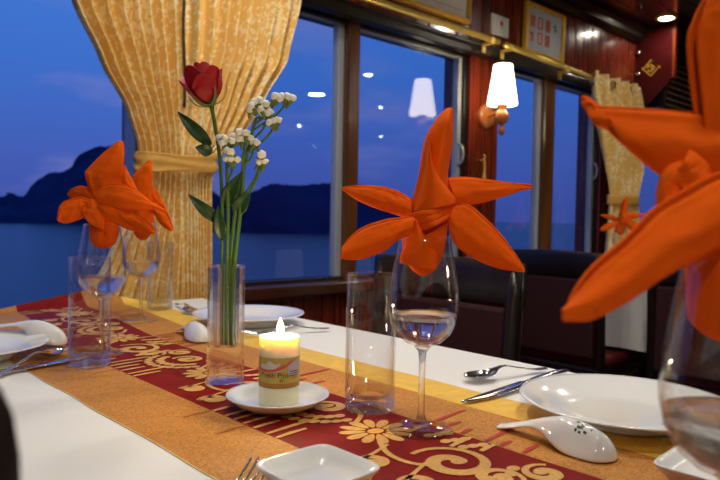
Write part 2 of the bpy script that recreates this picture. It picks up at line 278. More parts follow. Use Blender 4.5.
BIG_STAR = [([(0.0032, 0.006, 0.272), (-0.0085, 0.0083, 0.2736), (-0.023, 0.0107, 0.2753), (-0.0478, 0.013, 0.2773), (-0.0697, 0.0153, 0.2786), (-0.0754, 0.0177, 0.2829), (-0.077, 0.02, 0.2825)], [(-0.0063, -0.004, 0.2377), (-0.0159, -0.0, 0.2403), (-0.0251, 0.004, 0.2388), (-0.0346, 0.008, 0.2409), (-0.0474, 0.012, 0.2509), (-0.0605, 0.016, 0.2654), (-0.0762, 0.02, 0.2803)], 0.01, 0.008, 0.0012), ([(-0.0195, 0.006, 0.2561), (-0.0203, 0.007, 0.2758), (-0.0223, 0.008, 0.2909), (-0.0243, 0.009, 0.3133), (-0.0209, 0.01, 0.325), (-0.0171, 0.011, 0.3336), (-0.0072, 0.012, 0.3491)], [(0.0054, 0.006, 0.2565), (0.0047, 0.007, 0.2763), (0.0073, 0.008, 0.293), (0.0091, 0.009, 0.3139), (0.006, 0.01, 0.3306), (-0.0002, 0.011, 0.3442), (-0.0056, 0.012, 0.3496)], 0.01, 0.008, 0.001), ([(-0.0133, -0.01, 0.2423), (-0.0232, -0.0167, 0.2397), (-0.0375, -0.0233, 0.2334), (-0.0572, -0.03, 0.2225), (-0.0725, -0.0367, 0.2094), (-0.0909, -0.0433, 0.195), (-0.1052, -0.05, 0.1782)], [(-0.0097, -0.016, 0.2113), (-0.0229, -0.0227, 0.2075), (-0.0402, -0.0293, 0.1995), (-0.0526, -0.036, 0.1951), (-0.0741, -0.0427, 0.1827), (-0.0922, -0.0493, 0.1753), (-0.1071, -0.056, 0.1754)], 0.012, 0.008, 0.0016), ([(-0.0019, 0.006, 0.2719), (0.0152, 0.0088, 0.2736), (0.03, 0.0116, 0.2753), (0.0556, 0.0144, 0.2783), (0.0762, 0.0172, 0.2802), (0.089, 0.02, 0.283)], [(-0.0027, -0.004, 0.2353), (0.0118, 0.0008, 0.2357), (0.0276, 0.0056, 0.2383), (0.0539, 0.0104, 0.25), (0.0753, 0.0152, 0.2661), (0.0891, 0.02, 0.2809)], 0.01, 0.008, 0.0012), ([(-0.0084, -0.01, 0.2423), (-0.001, -0.016, 0.2387), (0.0076, -0.022, 0.2323), (0.0183, -0.028, 0.2206), (0.0286, -0.034, 0.207), (0.0432, -0.04, 0.1849)], [(-0.0106, -0.016, 0.2103), (-0.0056, -0.022, 0.202), (0.0029, -0.028, 0.1945), (0.0156, -0.034, 0.1874), (0.0252, -0.04, 0.1837), (0.0381, -0.046, 0.1838)], 0.012, 0.008, 0.0016), ([(-0.0274, -0.002, 0.2501), (-0.0404, -0.004, 0.2462), (-0.0464, -0.006, 0.2344), (-0.0454, -0.008, 0.2229), (-0.0372, -0.01, 0.2166)], [(-0.0261, -0.008, 0.2397), (-0.0349, -0.01, 0.2364), (-0.0406, -0.012, 0.2298), (-0.0394, -0.014, 0.2244), (-0.0343, -0.016, 0.2196)], 0.006, 0.004, 0), ([(-0.0306, -0.006, 0.2547), (-0.0239, -0.008, 0.2481), (-0.0212, -0.01, 0.2406)], [(-0.041, -0.01, 0.2403), (-0.0358, -0.012, 0.2344), (-0.029, -0.014, 0.2344)], 0.004, 0.002, 0)]
CORE_BIG = [(-0.0055, 0.0204, 0.235), (-0.0038, 0.0235, 0.2171), (-0.0032, 0.0245, 0.2002), (-0.0026, 0.0236, 0.1838), (-0.0026, 0.0221, 0.1694), (-0.0028, 0.0154, 0.1618), (-0.0031, 0.0067, 0.1578)]
FLORA = {'stem': [(-0.0054, 0.001, 0.0464), (-0.0062, 0.002, 0.1059), (-0.0059, 0.001, 0.1562), (-0.0055, -0.001, 0.2179), (-0.0094, -0.002, 0.2895), (-0.0164, -0.002, 0.3348), (-0.0218, -0.002, 0.3618)], 'bloom': (-0.0231, -0.002, 0.3631), 'leaves': [((-0.0211, -0.003, 0.3086), (-0.0632, -0.012, 0.3504), 0.009, 0.006), ((-0.0194, -0.004, 0.2995), (-0.0396, -0.012, 0.3048), 0.0085, 0.003), ((-0.0076, -0.0, 0.2087), (-0.0481, -0.012, 0.2442), 0.0085, 0.007), ((-0.0043, 0.002, 0.2272), (0.0186, -0.004, 0.2743), 0.0105, 0.006), ((0.0106, 0.0, 0.2195), (0.0322, -0.006, 0.2485), 0.0105, 0.004), ((-0.0056, -0.002, 0.1852), (-0.0092, -0.012, 0.2307), 0.0085, 0.003)], 's1': [(0.0068, 0.003, 0.0462), (0.0054, 0.003, 0.106), (0.0057, 0.002, 0.1563), (0.0108, -0.001, 0.2182), (0.0208, -0.002, 0.277), (0.0294, -0.002, 0.3161), (0.0367, -0.001, 0.3449)], 'c1': [(1.0, 0.042, -0.002, 0.3526, 10, 0.0145), (0.94, 0.0616, -0.004, 0.3655, 3, 0.005), (0.93, 0.0769, -0.002, 0.3649, 4, 0.006), (0.86, 0.0526, -0.003, 0.3436, 3, 0.0055), (0.78, 0.062, -0.004, 0.3346, 3, 0.0055)], 's2': [(0.0016, -0.004, 0.0475), (0.0009, -0.004, 0.1068), (0.0016, -0.004, 0.1567), (0.0025, -0.005, 0.2181), (0.0011, -0.007, 0.2634), (0.001, -0.008, 0.2892)], 'c2': [(1.0, 0.001, -0.009, 0.3058, 7, 0.0105), (0.9, 0.0078, -0.01, 0.2955, 3, 0.005), (0.82, 0.0079, -0.01, 0.2853, 3, 0.005)], 's3': [(0.0117, -0.002, 0.0473), (0.0103, -0.002, 0.1067), (0.0119, -0.003, 0.1568), (0.0179, -0.004, 0.2183), (0.0215, -0.005, 0.2639), (0.0212, -0.006, 0.2962)], 'c3': [(1.0, 0.0199, -0.007, 0.3128, 7, 0.01), (0.72, 0.0463, -0.008, 0.29, 3, 0.005), (0.68, 0.0451, -0.008, 0.2822, 3, 0.005), (0.9, 0.0357, -0.008, 0.3053, 3, 0.0045)]}

# ------------------------------------------------------------------ room
WY = 1.72
def room():
    struct(MB().box(-1.6, 7.8, -5.2, 1.9, -.06, 0).build('floor', M['floor_wood']), 'dark floor boards of the dining saloon', 'floor')
    struct(MB().box(-1.6, 7.8, -5.2, 1.9, 2.06, 2.12).build('ceiling', M['ceil_wood']), 'near black glossy boarded ceiling', 'ceiling')
    w = MB(); holes = [(-.7, .80, .66), (.97, 2.22, .745), (2.42, 3.36, .745), (3.82, 4.70, .745)]
    x = -1.6
    for a, b, s in holes:
        w.box(x, a, WY, 1.86, 0, 2.06); w.box(a, b, WY, 1.86, 0, s); w.box(a, b, WY, 1.86, 1.658, 2.06); x = b
    w.box(x, 7.8, WY, 1.86, 0, 2.06)
    struct(w.build('wall_north', M['wall_wood']), 'red mahogany boarded wall with the row of windows', 'wall')
    struct(MB().box(7.8, 7.9, -5.2, 1.86, 0, 2.06).build('wall_east', M['end_wood']), 'far red mahogany end wall', 'wall')
    struct(MB().box(-1.7, -1.6, -5.2, 1.86, 0, 2.06).build('wall_west', M['end_wood']), 'red mahogany wall behind the near tables', 'wall')
    struct(MB().box(-1.6, 7.8, -5.3, -5.2, 0, 2.06).build('wall_south', M['wall_wood']), 'red mahogany wall across the saloon', 'wall')
    t = MB().box(.3, 7.8, 1.680, WY, 1.648, 1.684); t.box(.3, 7.8, 1.698, WY, 1.684, 1.706)
    struct(t.build('trim_1', M['dark_wood'], bevel=.004), 'black varnished beam along the window heads', 'trim')
    struct(MB().add(*[[(x, y, z) for x in (-1.6, 7.8) for (y, z) in ((WY, 1.985), (WY-.02, 1.985), (WY-.045, 2.005), (WY-.05, 2.03), (WY-.075, 2.04), (WY-.075, 2.06), (WY, 2.06))],
        [(i, (i+1) % 7, 7+(i+1) % 7, 7+i) for i in range(7)]+[(6, 5, 4, 3, 2, 1, 0), tuple(range(7, 14))], 0, False]).build('trim_2', M['dark_wood'], recalc=True), 'black cornice moulding under the ceiling', 'trim')
    struct(MB().box(.88, 5.2, 1.665, 1.76, .712, .752).build('trim_3', M['sill_wood'], bevel=.006), 'dark brown window sill board', 'sill')
    # under-sill panelling seen behind the chairs
    struct(MB().box(-1.6, 7.8, 1.70, WY, 0, .10).build('baseboard_north', M['dark_wood'], bevel=.004), 'black baseboard below the windows', 'baseboard')
def rect_frame(mb, x0, x1, z0, z1, y0, y1, w, mi=0, bottom=True):
    mb.box(x0, x0+w, y0, y1, z0, z1, mi); mb.box(x1-w, x1, y0, y1, z0, z1, mi); mb.box(x0+w, x1-w, y0, y1, z1-w, z1, mi)
    if bottom: mb.box(x0+w, x1-w, y0, y1, z0, z0+w, mi)
def window(n, x0, x1, z0, label, mull=None, lpanes=None):
    r = bpy.data.objects.new('window_%d' % n, None); C.objects.link(r); r.location = ((x0+x1)/2, 1.79, z0)
    struct(r, label, 'window')
    L = lambda mb, nm, m, **k: mb.build(nm, m, r, loc=(-(x0+x1)/2, -1.79, -z0), **k)
    f = MB(); rect_frame(f, x0, x1, z0, 1.658, 1.735, 1.80, .018)
    L(f, 'window_frame', M['aluminium'] if n == 1 else M['dark_wood'], bevel=.003)
    if mull:
        m0, m1 = mull
        L(MB().box(m0, m1, 1.728, 1.795, z0, 1.655), 'mullion', M['mullion_wood'], bevel=.006)
        spans = [(x0+.012, m0-.001), (m1+.001, x1-.012)]
    else: spans = [(x0+.012, (x0+x1)/2)]   # single sash slid back: the right half stands open
    for i, (a, b) in enumerate(spans):
        s = MB(); w0, w1 = .016, .028
        s.box(a, a+w0, 1.75, 1.78, z0+.002, 1.652); s.box(b-w1, b, 1.75, 1.78, z0+.002, 1.652)
        s.box(a+w0, b-w1, 1.75, 1.78, 1.638, 1.652); s.box(a+w0, b-w1, 1.75, 1.78, z0+.002, z0+.018)
        so = L(s, 'sash', M['aluminium'], bevel=.002)
        L(MB().box(a+w0-.004, b-w1+.004, 1.764, 1.769, z0+.012, 1.644), 'pane', M['pane_glass'])
        if (n, i) in ((2, 1), (3, 1)):
            q = MB().tube(cr([(0, 0, -.045), (0, -.018, -.03), (0, -.024, 0), (0, -.018, .03), (0, 0, .045)], 14), .006, 8)
            h = q.build('latch', M['aluminium'], so, loc=(b-.02, 1.748, 1.24))
    return r

# ------------------------------------------------------------------ seaside backdrop
def outside():
    s = MB().grid(lambda u, v: (-500+1600*u, 3.2+1400*v*v, -3.1), 40, 60)
    o = s.build('sea', M['sea']); o['kind'] = 'structure'; o['label'] = 'dark blue bay water outside the windows'; o['category'] = 'sea'
    def hill(name, prof, R, depth, label):
        n = 160; P = cr([(a, h, 0) for a, h in prof], n)
        def fn(u, v):
            p = P[min(int(u*(n-1)+.5), n-1)]; a = math.radians(p.x); h = max(p.y, 0)
            k = [0, .25, .55, .82, 1, .7, .2][round(v*6)]; d = [0, .16, .34, .5, .62, .85, 1][round(v*6)]
            rr = R+depth*(d-.62)
            jit = noise.noise((u*38, v*5, 2.2))*.035+noise.noise((u*110, v*9, 1.2))*.014
            z = -3.15+(h*R+3.15)*(k+jit*(1 if 0 < v < 1 else 0))
            return (rr*math.sin(a), rr*math.cos(a), z)
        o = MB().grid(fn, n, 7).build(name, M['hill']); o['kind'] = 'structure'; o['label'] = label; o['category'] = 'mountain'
    hill('mountain', [(-10, .004), (2.9, .0084), (7.2, .0156), (10.7, .012), (14.6, .0225), (15.1, .0285), (15.9, .0235), (16.3, .0255), (16.8, .040), (17.8, .0545), (19.3, .0625), (20.0, .0795), (21.5, .095),
         (23.0, .098), (24.7, .089), (26.7, .069), (29.5, .049), (31.6, .025), (33, .006), (34, .0)], 300, 90, 'dark wooded island mountain across the bay at the left window')
    hill('mountain', [(30.5, -.005), (32, .016), (33.2, .033), (34.5, .0465), (35.6, .053), (37.1, .051), (38.5, .053), (40.1, .0565), (41.4, .0585), (43.5, .053), (46.1, .041), (49.1, .026), (52.5, .006), (54, -.005)], 190, 60,
         'dark island mountain seen through the middle window behind the flowers')
M['sea'] = mat('bay water', (.004, .008, .028), rough=.25, spec=.32, bump=(.9, .5, .25))
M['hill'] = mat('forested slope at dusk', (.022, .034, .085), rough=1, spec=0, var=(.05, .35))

# ------------------------------------------------------------------ table and linens
TX0, TX1, TY0, TY1, TZ = .10, .89, -.50, 1.565, .75
def cloth_mesh(x0, x1, y0, y1, z, drop, seed=0):
    """table top sheet with four hanging sides in soft folds"""
    mb = MB(); nx, ny, nd = 26, 56, 9
    per = []
    for i in range(nx): per.append((x0+(x1-x0)*i/nx, y0, 0, -1))
    for i in range(ny): per.append((x1, y0+(y1-y0)*i/ny, 1, 0))
    for i in range(nx): per.append((x1-(x1-x0)*i/nx, y1, 0, 1))
    for i in range(ny): per.append((x0, y1-(y1-y0)*i/ny, -1, 0))
    n = len(per); vs = []
    cx, cy = (x0+x1)/2, (y0+y1)/2
    for k, q in enumerate((.985,)):
        pass
    prof = [(-.010, 0), (-.003, -.0012), (0, -.005)]+[(0, -.005-(drop-.005)*t/nd) for t in range(1, nd+1)]
    for (dx, dz) in prof:
        dep = -dz/drop
        for i, (px, py, ax, ay) in enumerate(per):
            w = (.002+.004*dep)*dep*(1+math.sin(i*1.05+seed)) if dep > .02 else 0
            vs.append((px+(ax)*(dx+w), py+(ay)*(dx+w), z+dz))
    k = len(prof); fs = []
    for r in range(k-1):
        for i in range(n):
            j = (i+1) % n; fs.append((r*n+i, (r+1)*n+i, (r+1)*n+j, r*n+j))
    fs.append(tuple(range(n)))
    mb.add(vs, fs); return mb
def tables():
    t = thing('dining_table', 'long wooden dining table under the white cloth', 'table', ((TX0+TX1)/2, (TY0+TY1)/2, 0))
    hx, hy = (TX1-TX0)/2-.006, (TY1-TY0)/2-.006
    MB().box(-hx, hx, -hy, hy, .715, .7485).build('table_top', M['dark_wood'], t)
    for sx in (-1, 1):
        for sy in (-1, 1): MB().box(sx*(hx-.28)-.025, sx*(hx-.28)+.025, sy*(hy-.05)-.025, sy*(hy-.05)+.025, 0, .715).build('leg', M['dark_wood'], t)
    tag(cloth_mesh(TX0, TX1, TY0, TY1, TZ, .232).build('tablecloth', M['cloth']), 'white tablecloth on the near table under the orange runner', 'tablecloth')
    x0, x1, y0, y1 = 2.52, 3.34, .05, 1.56
    t = thing('dining_table', 'neighbouring dining table under a white cloth by the far curtain', 'table', ((x0+x1)/2, (y0+y1)/2, 0))
    hx, hy = (x1-x0)/2-.006, (y1-y0)/2-.006
    MB().box(-hx, hx, -hy, hy, .715, .7485).build('table_top', M['dark_wood'], t)
    for sx in (-1, 1):
        for sy in (-1, 1): MB().box(sx*(hx-.28)-.025, sx*(hx-.28)+.025, sy*(hy-.05)-.025, sy*(hy-.05)+.025, 0, .715).build('leg', M['dark_wood'], t)
    tag(cloth_mesh(x0, x1, y0, y1, TZ, .272, 2).build('tablecloth', M['cloth']), 'white tablecloth hanging on the neighbouring table behind the dark chairs', 'tablecloth')

def runner():
    mb = MB(); Z0 = TZ+.0009
    X = [.287, .2885, .384, .535, .622, .684, .6855]; mats = [2, 0, 1, 0, 3, 2]
    ys = [TY0+.01+i*.0125 for i in range(int((TY1-.02-TY0)/.0125)+1)]
    def pt(x, y):
        c = abs(x-.505)/.21
        z = Z0
        wob = .0035*noise.noise((3.3 if x < .4 else 7.1, y*9, 0)) if (x < .30 or x > .65) else .0015*noise.noise((x*3, y*14, 5))
        return (x+wob, y, z)
    nx = []
    for a, b, m in zip(X[:-1], X[1:], mats):
        k = max(1, int((b-a)/.02)); nx += [(a+(b-a)*i/k, a+(b-a)*(i+1)/k, m) for i in range(k)]
    cols = [c[0] for c in nx]+[nx[-1][1]]; W = len(cols)
    vs = [pt(x, y) for y in ys for x in cols]
    # pointed end that rides up against the curtain
    tipn = 8; yl = ys[-1]
    for r in range(1, tipn+1):
        for x in cols:
            c = min(1, abs(x-.55)/(.265 if x < .55 else .14)); q = r/tipn
            y = yl+q*.055*(1-c); vs.append((x, y, Z0+.034*(q**1.5)*(1-c)))
    H = len(ys)+tipn
    for i, (a, b, m) in enumerate(nx):
        fs = [(j*W+i, j*W+i+1, (j+1)*W+i+1, (j+1)*W+i) for j in range(H-1)]
        mb.f += fs; mb.m += [m]*len(fs); mb.sm += [True]*len(fs)
    mb.v = vs
    # hem thickness: a skirt round the edge and an underside
    ring = [j*W for j in range(H)]+[(H-1)*W+i for i in range(1, W)]+[j*W+W-1 for j in range(H-2, -1, -1)]+[i for i in range(W-2, 0, -1)]
    base = len(mb.v); mb.v = mb.v+[(mb.v[k][0], mb.v[k][1], mb.v[k][2]-.0007) for k in ring]; nr = len(ring)
    mb.f += [(ring[i], base+i, base+(i+1) % nr, ring[(i+1) % nr]) for i in range(nr)]; mb.m += [2]*nr; mb.sm += [False]*nr
    # ---- woven motifs lying on the red strip (same cloth, raised thread)
    P = Z0+.0003
    def fan(cx, cy, r0, r1, n, w, mi=4, a0=0, span=2*PI):
        for i in range(n):
            a = a0+span*i/(n if span > 6 else n-1)
            pts = []
            for k in range(10):
                q = 2*PI*k/10; l = (r0+r1)/2+(r1-r0)/2*math.cos(q); t = w*math.sin(q)*(.55+.45*(l-r0)/(r1-r0))
                pts.append((cx+l*math.cos(a)-t*math.sin(a), cy+l*math.sin(a)+t*math.cos(a)))
            mb.poly(pts, up(), mi)
    lift = [0]
    def up(): lift[0] += 1; return P+lift[0]*2.2e-6
    def dot(x, y, r, mi=4): mb.poly([(x+r*1.15*math.cos(2*PI*k/10), y+r*.9*math.sin(2*PI*k/10)) for k in range(10)], up(), mi)
    def spiral(cx, cy, r, a0, turns, d, w, mi=4, tail=None):
        n = 34; pts = []; ws = []
        for i in range(n):
            t = i/(n-1); rr = r*(1-.82*t); a = a0+d*turns*2*PI*t
            pts.append((cx+rr*math.cos(a), cy+rr*math.sin(a))); ws.append(w*(.6+.9*sm(t, 0, .6)))
        if tail: pts = tail+pts; ws = [w*.5]*len(tail)+ws
        mb.ribbon(pts, ws, up(), mi)
        x, y = pts[-1]; dot(x, y, w*1.7, mi)
    def line(x0, x1, y, mi=4, w=.0034, tilt=.10): mb.ribbon([(x0, y-(x1-x0)*tilt), ((x0+x1)/2, y+.001-(x1-x0)*tilt*.5), (x1, y)], [w*.7, w, w*.6], up(), mi)
    LX, RX = .386, .533
    for rep in range(-3, 4):
        y0 = .478+.325*rep
        if y0 < TY0+.2 or y0 > 1.46: continue
        # daisy
        fan(.474, y0, .010, .039, 12, .0074); dot(.474, y0, .0085, 5)
        # stems from the daisy
        mb.ribbon([tuple(p.xy) for p in cr([(.455, y0-.025, 0), (.437, y0-.055, 0), (.436, y0-.085, 0), (.452, y0-.105, 0)], 12)], .0030, up(), 4)
        mb.ribbon([tuple(p.xy) for p in cr([(.478, y0+.034, 0), (.50, y0+.05, 0), (.512, y0+.075, 0)], 10)], .0030, up(), 4)
        # big scroll before the daisy, with inner curl
        spiral(.466, y0-.107, .040, 1.9, 1.35, -1, .0046)
        spiral(.468, y0-.155, .022, -1.2, 1.2, 1, .0040)
        # hooked pair at the left edge
        if True:
            spiral(.412, y0-.060, .016, 2.6, 1.0, -1, .0042, tail=[(.455, y0-.036), (.43, y0-.044)])
            spiral(.407, y0-.118, .017, 2.8, 1.0, -1, .0042, tail=[(.448, y0-.092), (.425, y0-.10)])
        # bead arcs round a curl
        for rr, n, s in ((.036, 9, .0066), (.053, 12, .0060)):
            for i in range(n):
                a = 2.0+2.5*i/(n-1); x, y = .487+rr*math.cos(a), y0+.098+rr*math.sin(a)
                if LX < x < RX-.004: dot(x, y, s)
        spiral(.492, y0+.098, .023, 2.4, 1.25, -1, .0044)
        spiral(.508, y0+.150, .020, .5, 1.2, 1, .0040)
        # small blossoms row
        for i in range(5): dot(.448+.012*i, y0+.170+.004*math.sin(i*1.9), .0062)
        # stripes from the left edge, and those that run over the right edge
        for i in range(7):
            y = y0+.052+.0195*i; line(LX-.002, .425+.020*math.sin(i*1.7)+(.015 if i % 2 else 0), y)
        for i in range(4):
            y = y0-.020-.028*i; line(.497+.012*(i % 2), .534, y, 4)
        for i in range(6):
            y = y0-.012-.024*i; line(.536, .556+.05*(i % 3 == 0)+.012*(i % 2), y, 6, .0030)
        for i in range(2):
            y = y0+.17-.07*i; line(LX-.040, LX, y, 7, .0013)
        for i in range(3):
            for j in range(3): dot(.505+.010*i, y0-.045-.022*j-.004*i, .0058)
    mb.v = [(x+.055*sm(y, 1.0, 1.58), y, z) for x, y, z in mb.v]       # the cloth drifts towards the window end
    o = mb.build('table_runner', [M['orange_cloth'], M['red_cloth'], M['hem'], M['yellow_cloth'], M['pale_thread'], M['gold_thread'], M['red_line'], M['rust_thread']], recalc=False)
    tag(o, 'orange table runner with red band of gold flowers and yellow edge strip', 'table runner')

# ------------------------------------------------------------------ tableware
def plate(x, y, r, label, big=True):
    pr = [(0, .004), (.045, .004), (.062*r/.115, .0055), (.076*r/.115, .0115), (r-.004, .0205), (r, .0222), (r-.0005, .0236), (r-.006, .0228), (.078*r/.115, .0145), (.066*r/.115, .0088), (.045, .0072), (0, .0070)]
    pr = [(0, .0015), (.055, .0015), (.057, 0), (.061, 0), (.063, .003)]+pr[2:]
    o = MB().lathe(pr, 72).build('dinner_plate', M['porcelain'], loc=(x, y, TZ+.0018), recalc=True)
    return tag(o, label, 'plate', 'white dinner plates')
def superell(e):
    return lambda a: 1/((abs(math.cos(a))**e+abs(math.sin(a))**e)**(1/e))
def square_dish(x, y, s, rz, label):
    pr = [(0, .002), (s*.5, .002), (s*.52, 0), (s*.57, 0), (s*.62, .003), (s*.86, .012), (s*.985, .0190), (s*1.0, .0205), (s*.985, .0215), (s*.92, .0206), (s*.80, .0150), (s*.66, .0112), (s*.5, .0104), (0, .0100)]
    o = MB().lathe(pr, 96, shape=superell(7)).build('square_dish', M['porcelain'], loc=(x, y, TZ+.0018), rot=(0, 0, rz), recalc=True)
    return tag(o, label, 'dish', 'small square dishes')
def saucer(x, y):
    r = .0588
    pr = [(0, .002), (.028, .002), (.030, 0), (.033, 0), (.035, .003), (.050, .008), (r-.002, .0145), (r, .0158), (r-.001, .0170), (r-.005, .0160), (.045, .0095), (.034, .0062), (0, .0058)]
    o = MB().lathe(pr, 64).build('saucer', M['porcelain'], loc=(x, y, TZ+.0018), recalc=True)
    return tag(o, 'small round white saucer under the lit candle', 'saucer')
WG_OUT = [(.0000, .0000), (.0330, .0000), (.0335, .0008), (.0328, .0018), (.022, .0035), (.011, .0062), (.0055, .0105), (.0038, .018), (.0034, .045), (.0034, .070), (.0042, .081), (.0085, .0868)]
def wine_glass(loc, label, water=True):
    t = thing('wine_glass', label, 'wine glass', loc, 0, 'stemmed wine glasses')
    MB().lathe([(0, .0052), (.0110, .0060), (.0055, .0105), (.0038, .018), (.0034, .045), (.0034, .070), (.0042, .081), (.0085, .0868), (.0060, .0880), (0, .0885)], 40).build('stem', M['solid_glass'], t, recalc=True)
    MB().lathe([(0, 0), (.0330, 0), (.0335, .0008), (.0328, .0018), (.022, .0036), (.0112, .0058), (0, .0050)], 48).build('foot', M['bowl_glass'], t, recalc=True)
    out = [(.0005, .0866), (.0085, .0872), (.0185, .0915), (.0275, .0995), (.0335, .1105), (.0362, .1235), (.0366, .1340), (.0350, .150), (.0318, .170), (.0285, .188), (.0268, .2000)]
    inn = [(r-.0010 if r > .002 else r, z+(.0022 if z < .1 else .0006 if z < .11 else 0)) for r, z in out[::-1]]
    if water:
        w_ = [(max(r-.00125, 0), z+(.0028 if z < .1 else .0008 if z < .11 else 0)) for r, z in out if z < .120]
        MB().lathe([(0, w_[0][1])]+w_[1:]+[(.0345, .1200), (.0338, .1196), (0, .1196)], 56).build('water', M['water'], t, recalc=True)
    MB().lathe(out+[(.0263, .2006)]+inn, 64).build('bowl', M['bowl_glass'], t, recalc=True)
    return t
def tumbler(loc, label, h=.1545, r=.0285):
    t = thing('tumbler', label, 'tumbler', loc, 0, 'tall clear tumblers')
    b = .020
    MB().lathe([(0, .0065), (r*.35, .0058), (r*.65, .0030), (r*.84, .0002), (r-.003, 0), (r-.0005, .0015), (r, .004), (r, b+.002), (r-.0022, b+.0005), (r-.006, b-.004), (r*.5, b-.0068), (0, b-.0060)], 56).build('base', M['solid_glass'], t, recalc=True)
    MB().lathe([(r, b+.0025), (r, h-.001), (r-.0008, h), (r-.0016, h-.001), (r-.0018, b+.0025)], 56, closed=True).build('wall', M['bowl_glass'], t, recalc=True)
    return t
def soup_spoon_mb(L=.128):
    """porcelain soup spoon turned upside down: grid over length/width, underside up. x from handle end (0) to bowl tip (L)"""
    n = 72; m = 17; mb = MB()
    wid = crs([.0075, .0085, .0090, .0095, .012, .0185, .0218, .0222, .0205, .0185], n)
    top = [v.x for v in cr([(v, 0, 0) for v in (.004, .0085, .0135, .019, .0245, .0285, .0290, .0270, .0225, .017)], n)]
    edge = [v.x for v in cr([(v, 0, 0) for v in (.001, .0045, .009, .0125, .011, .0055, .0015, .0005, .0005, .0005)], n)]
    def fn(u, v):
        i = round(u*(n-1)); s = v*2-1
        c = math.cos(s*PI/2)**.75 if abs(s) < 1 else 0
        k = math.sqrt(max(0, 1-((u-.88)/.12)**2)) if u > .88 else 1
        return (u*L, s*wid[i]*max(k, .02), edge[i]+(top[i]-edge[i])*c*k)
    mb.grid(fn, n, m); return mb
def soup_spoon(loc, rz, label, mark=False, tilt=0):
    t = thing('soup_spoon', label, 'soup spoon', loc, rz, 'white porcelain soup spoons')
    t.rotation_euler = (0, tilt, rz)
    o = soup_spoon_mb().build('spoon_body', M['porcelain'], t); sd = o.modifiers.new('wall', 'SOLIDIFY'); sd.thickness = .0022; sd.offset = -1
    ss = o.modifiers.new('smooth', 'SUBSURF'); ss.levels = ss.render_levels = 1
    if mark:
        mb = MB()
        n = 36; L_ = .128
        wid = crs([.0075, .0085, .0090, .0095, .012, .0185, .0218, .0218, .0185, .0095], n)
        top = [v.x for v in cr([(v, 0, 0) for v in (.004, .0085, .0135, .019, .0245, .0285, .0290, .0265, .0205, .008)], n)]
        def zt(x, y):
            i = round(x/L_*(n-1)); return top[i]*max(.0, math.cos(min(1, abs(y)/wid[i])*PI/2))**.75+.0007
        for (x, y, w, h) in [(.095, -.0075, .0022, .0012), (.0985, -.0060, .0024, .0020), (.100, -.002, .0018, .0008), (.104, -.0045, .0026, .0008), (.0915, -.003, .0014, .0008), (.093, -.0105, .0010, .0010), (.097, -.0110, .0012, .0008), (.102, -.0095, .0016, .0009)]:
            mb.add([(x+w*a, y+h*b, zt(x+w*a, y+h*b)) for a, b in ((-1, -1), (1, -1), (1, 1), (-1, 1))], [(0, 1, 2, 3)])
        mb.build('maker_mark', M['green_mark'], t)['label'] = 'dark green maker mark'
    return t
def cutlery_spoon(loc, rz, L, label):
    o = MB()
    n = 40; w = crs([.0095, .0150, .0165, .0135, .0052, .0034, .0032, .0034, .0040, .0050, .0058, .0050], n)
    zz = [v.x for v in cr([(v, 0, 0) for v in (.006, .0035, .003, .0055, .0135, .0155, .013, .010, .0075, .005, .004, .004)], n)]
    cup = [v.x for v in cr([(v, 0, 0) for v in (.0028, .0062, .0068, .0045, .0, 0, 0, 0, 0, 0, 0, 0)], n)]
    def fn(u, v):
        i = round(u*(n-1)); s = 2*v-1
        e = math.sqrt(min(1, u/.018)) if u < .018 else 1
        return (u*L, s*w[i]*e, zz[i]+.003*0+(cup[i])*(s*s)-(0 if u > .3 else 0)+.0012*(1-s*s)*(u > .3))
    o.grid(fn, n, 9)
    ob = o.build('table_spoon', M['steel'], loc=loc, rot=(0, 0, rz), solid=.0012, sub=1)
    return tag(ob, label, 'spoon')
def knife(loc, rz, L, label):
    t = thing('table_knife', label, 'knife', loc, rz)
    n = 24
    def blade(u, v):
        x = u*L*.56; s = 2*v-1; w = .0095*math.sqrt(min(1, u/.35+.02))
        return (x, s*w+(.0095-w)*.6, .0022+.0016*u+.0008*(1-abs(s)))
    MB().grid(blade, n, 7).build('blade', M['steel'], t, solid=.0010)
    MB().tube([(L*.54, .001, .0042), (L*.58, 0, .0052), (L*.66, 0, .0060), (L*.80, 0, .0058), (L*.94, 0, .0050), (L, 0, .0042)], [.0035, .0042, .0052, .0062, .0070, .0045], 14, flat=.45).build('handle', M['steel'], t)
    return t
def fork(loc, rz, L, label):
    t = thing('table_fork', label, 'fork', loc, rz)
    for k in range(4):
        y = (k-1.5)*.0062
        MB().tube(cr([(0, y, .0095), (.015, y, .0062), (.035, y*.98, .0040), (.052, y*.92, .0046)], 10), [.0007]+[.0014]*8+[.0017], 8).build('tine', M['steel'], t)
    n = 30; w = crs([.0112, .0118, .0085, .0042, .0034, .0034, .0042, .0056, .0060, .0040], n)
    zz = [v.x for v in cr([(v, 0, 0) for v in (.0044, .0060, .0095, .0135, .0130, .010, .0075, .0055, .0045, .004)], n)]
    MB().grid(lambda u, v: (.050+u*(L-.050), (2*v-1)*w[round(u*(n-1))], zz[round(u*(n-1))]+.0010*(1-(2*v-1)**2)), n, 7).build('handle', M['steel'], t, solid=.0014)
    return t

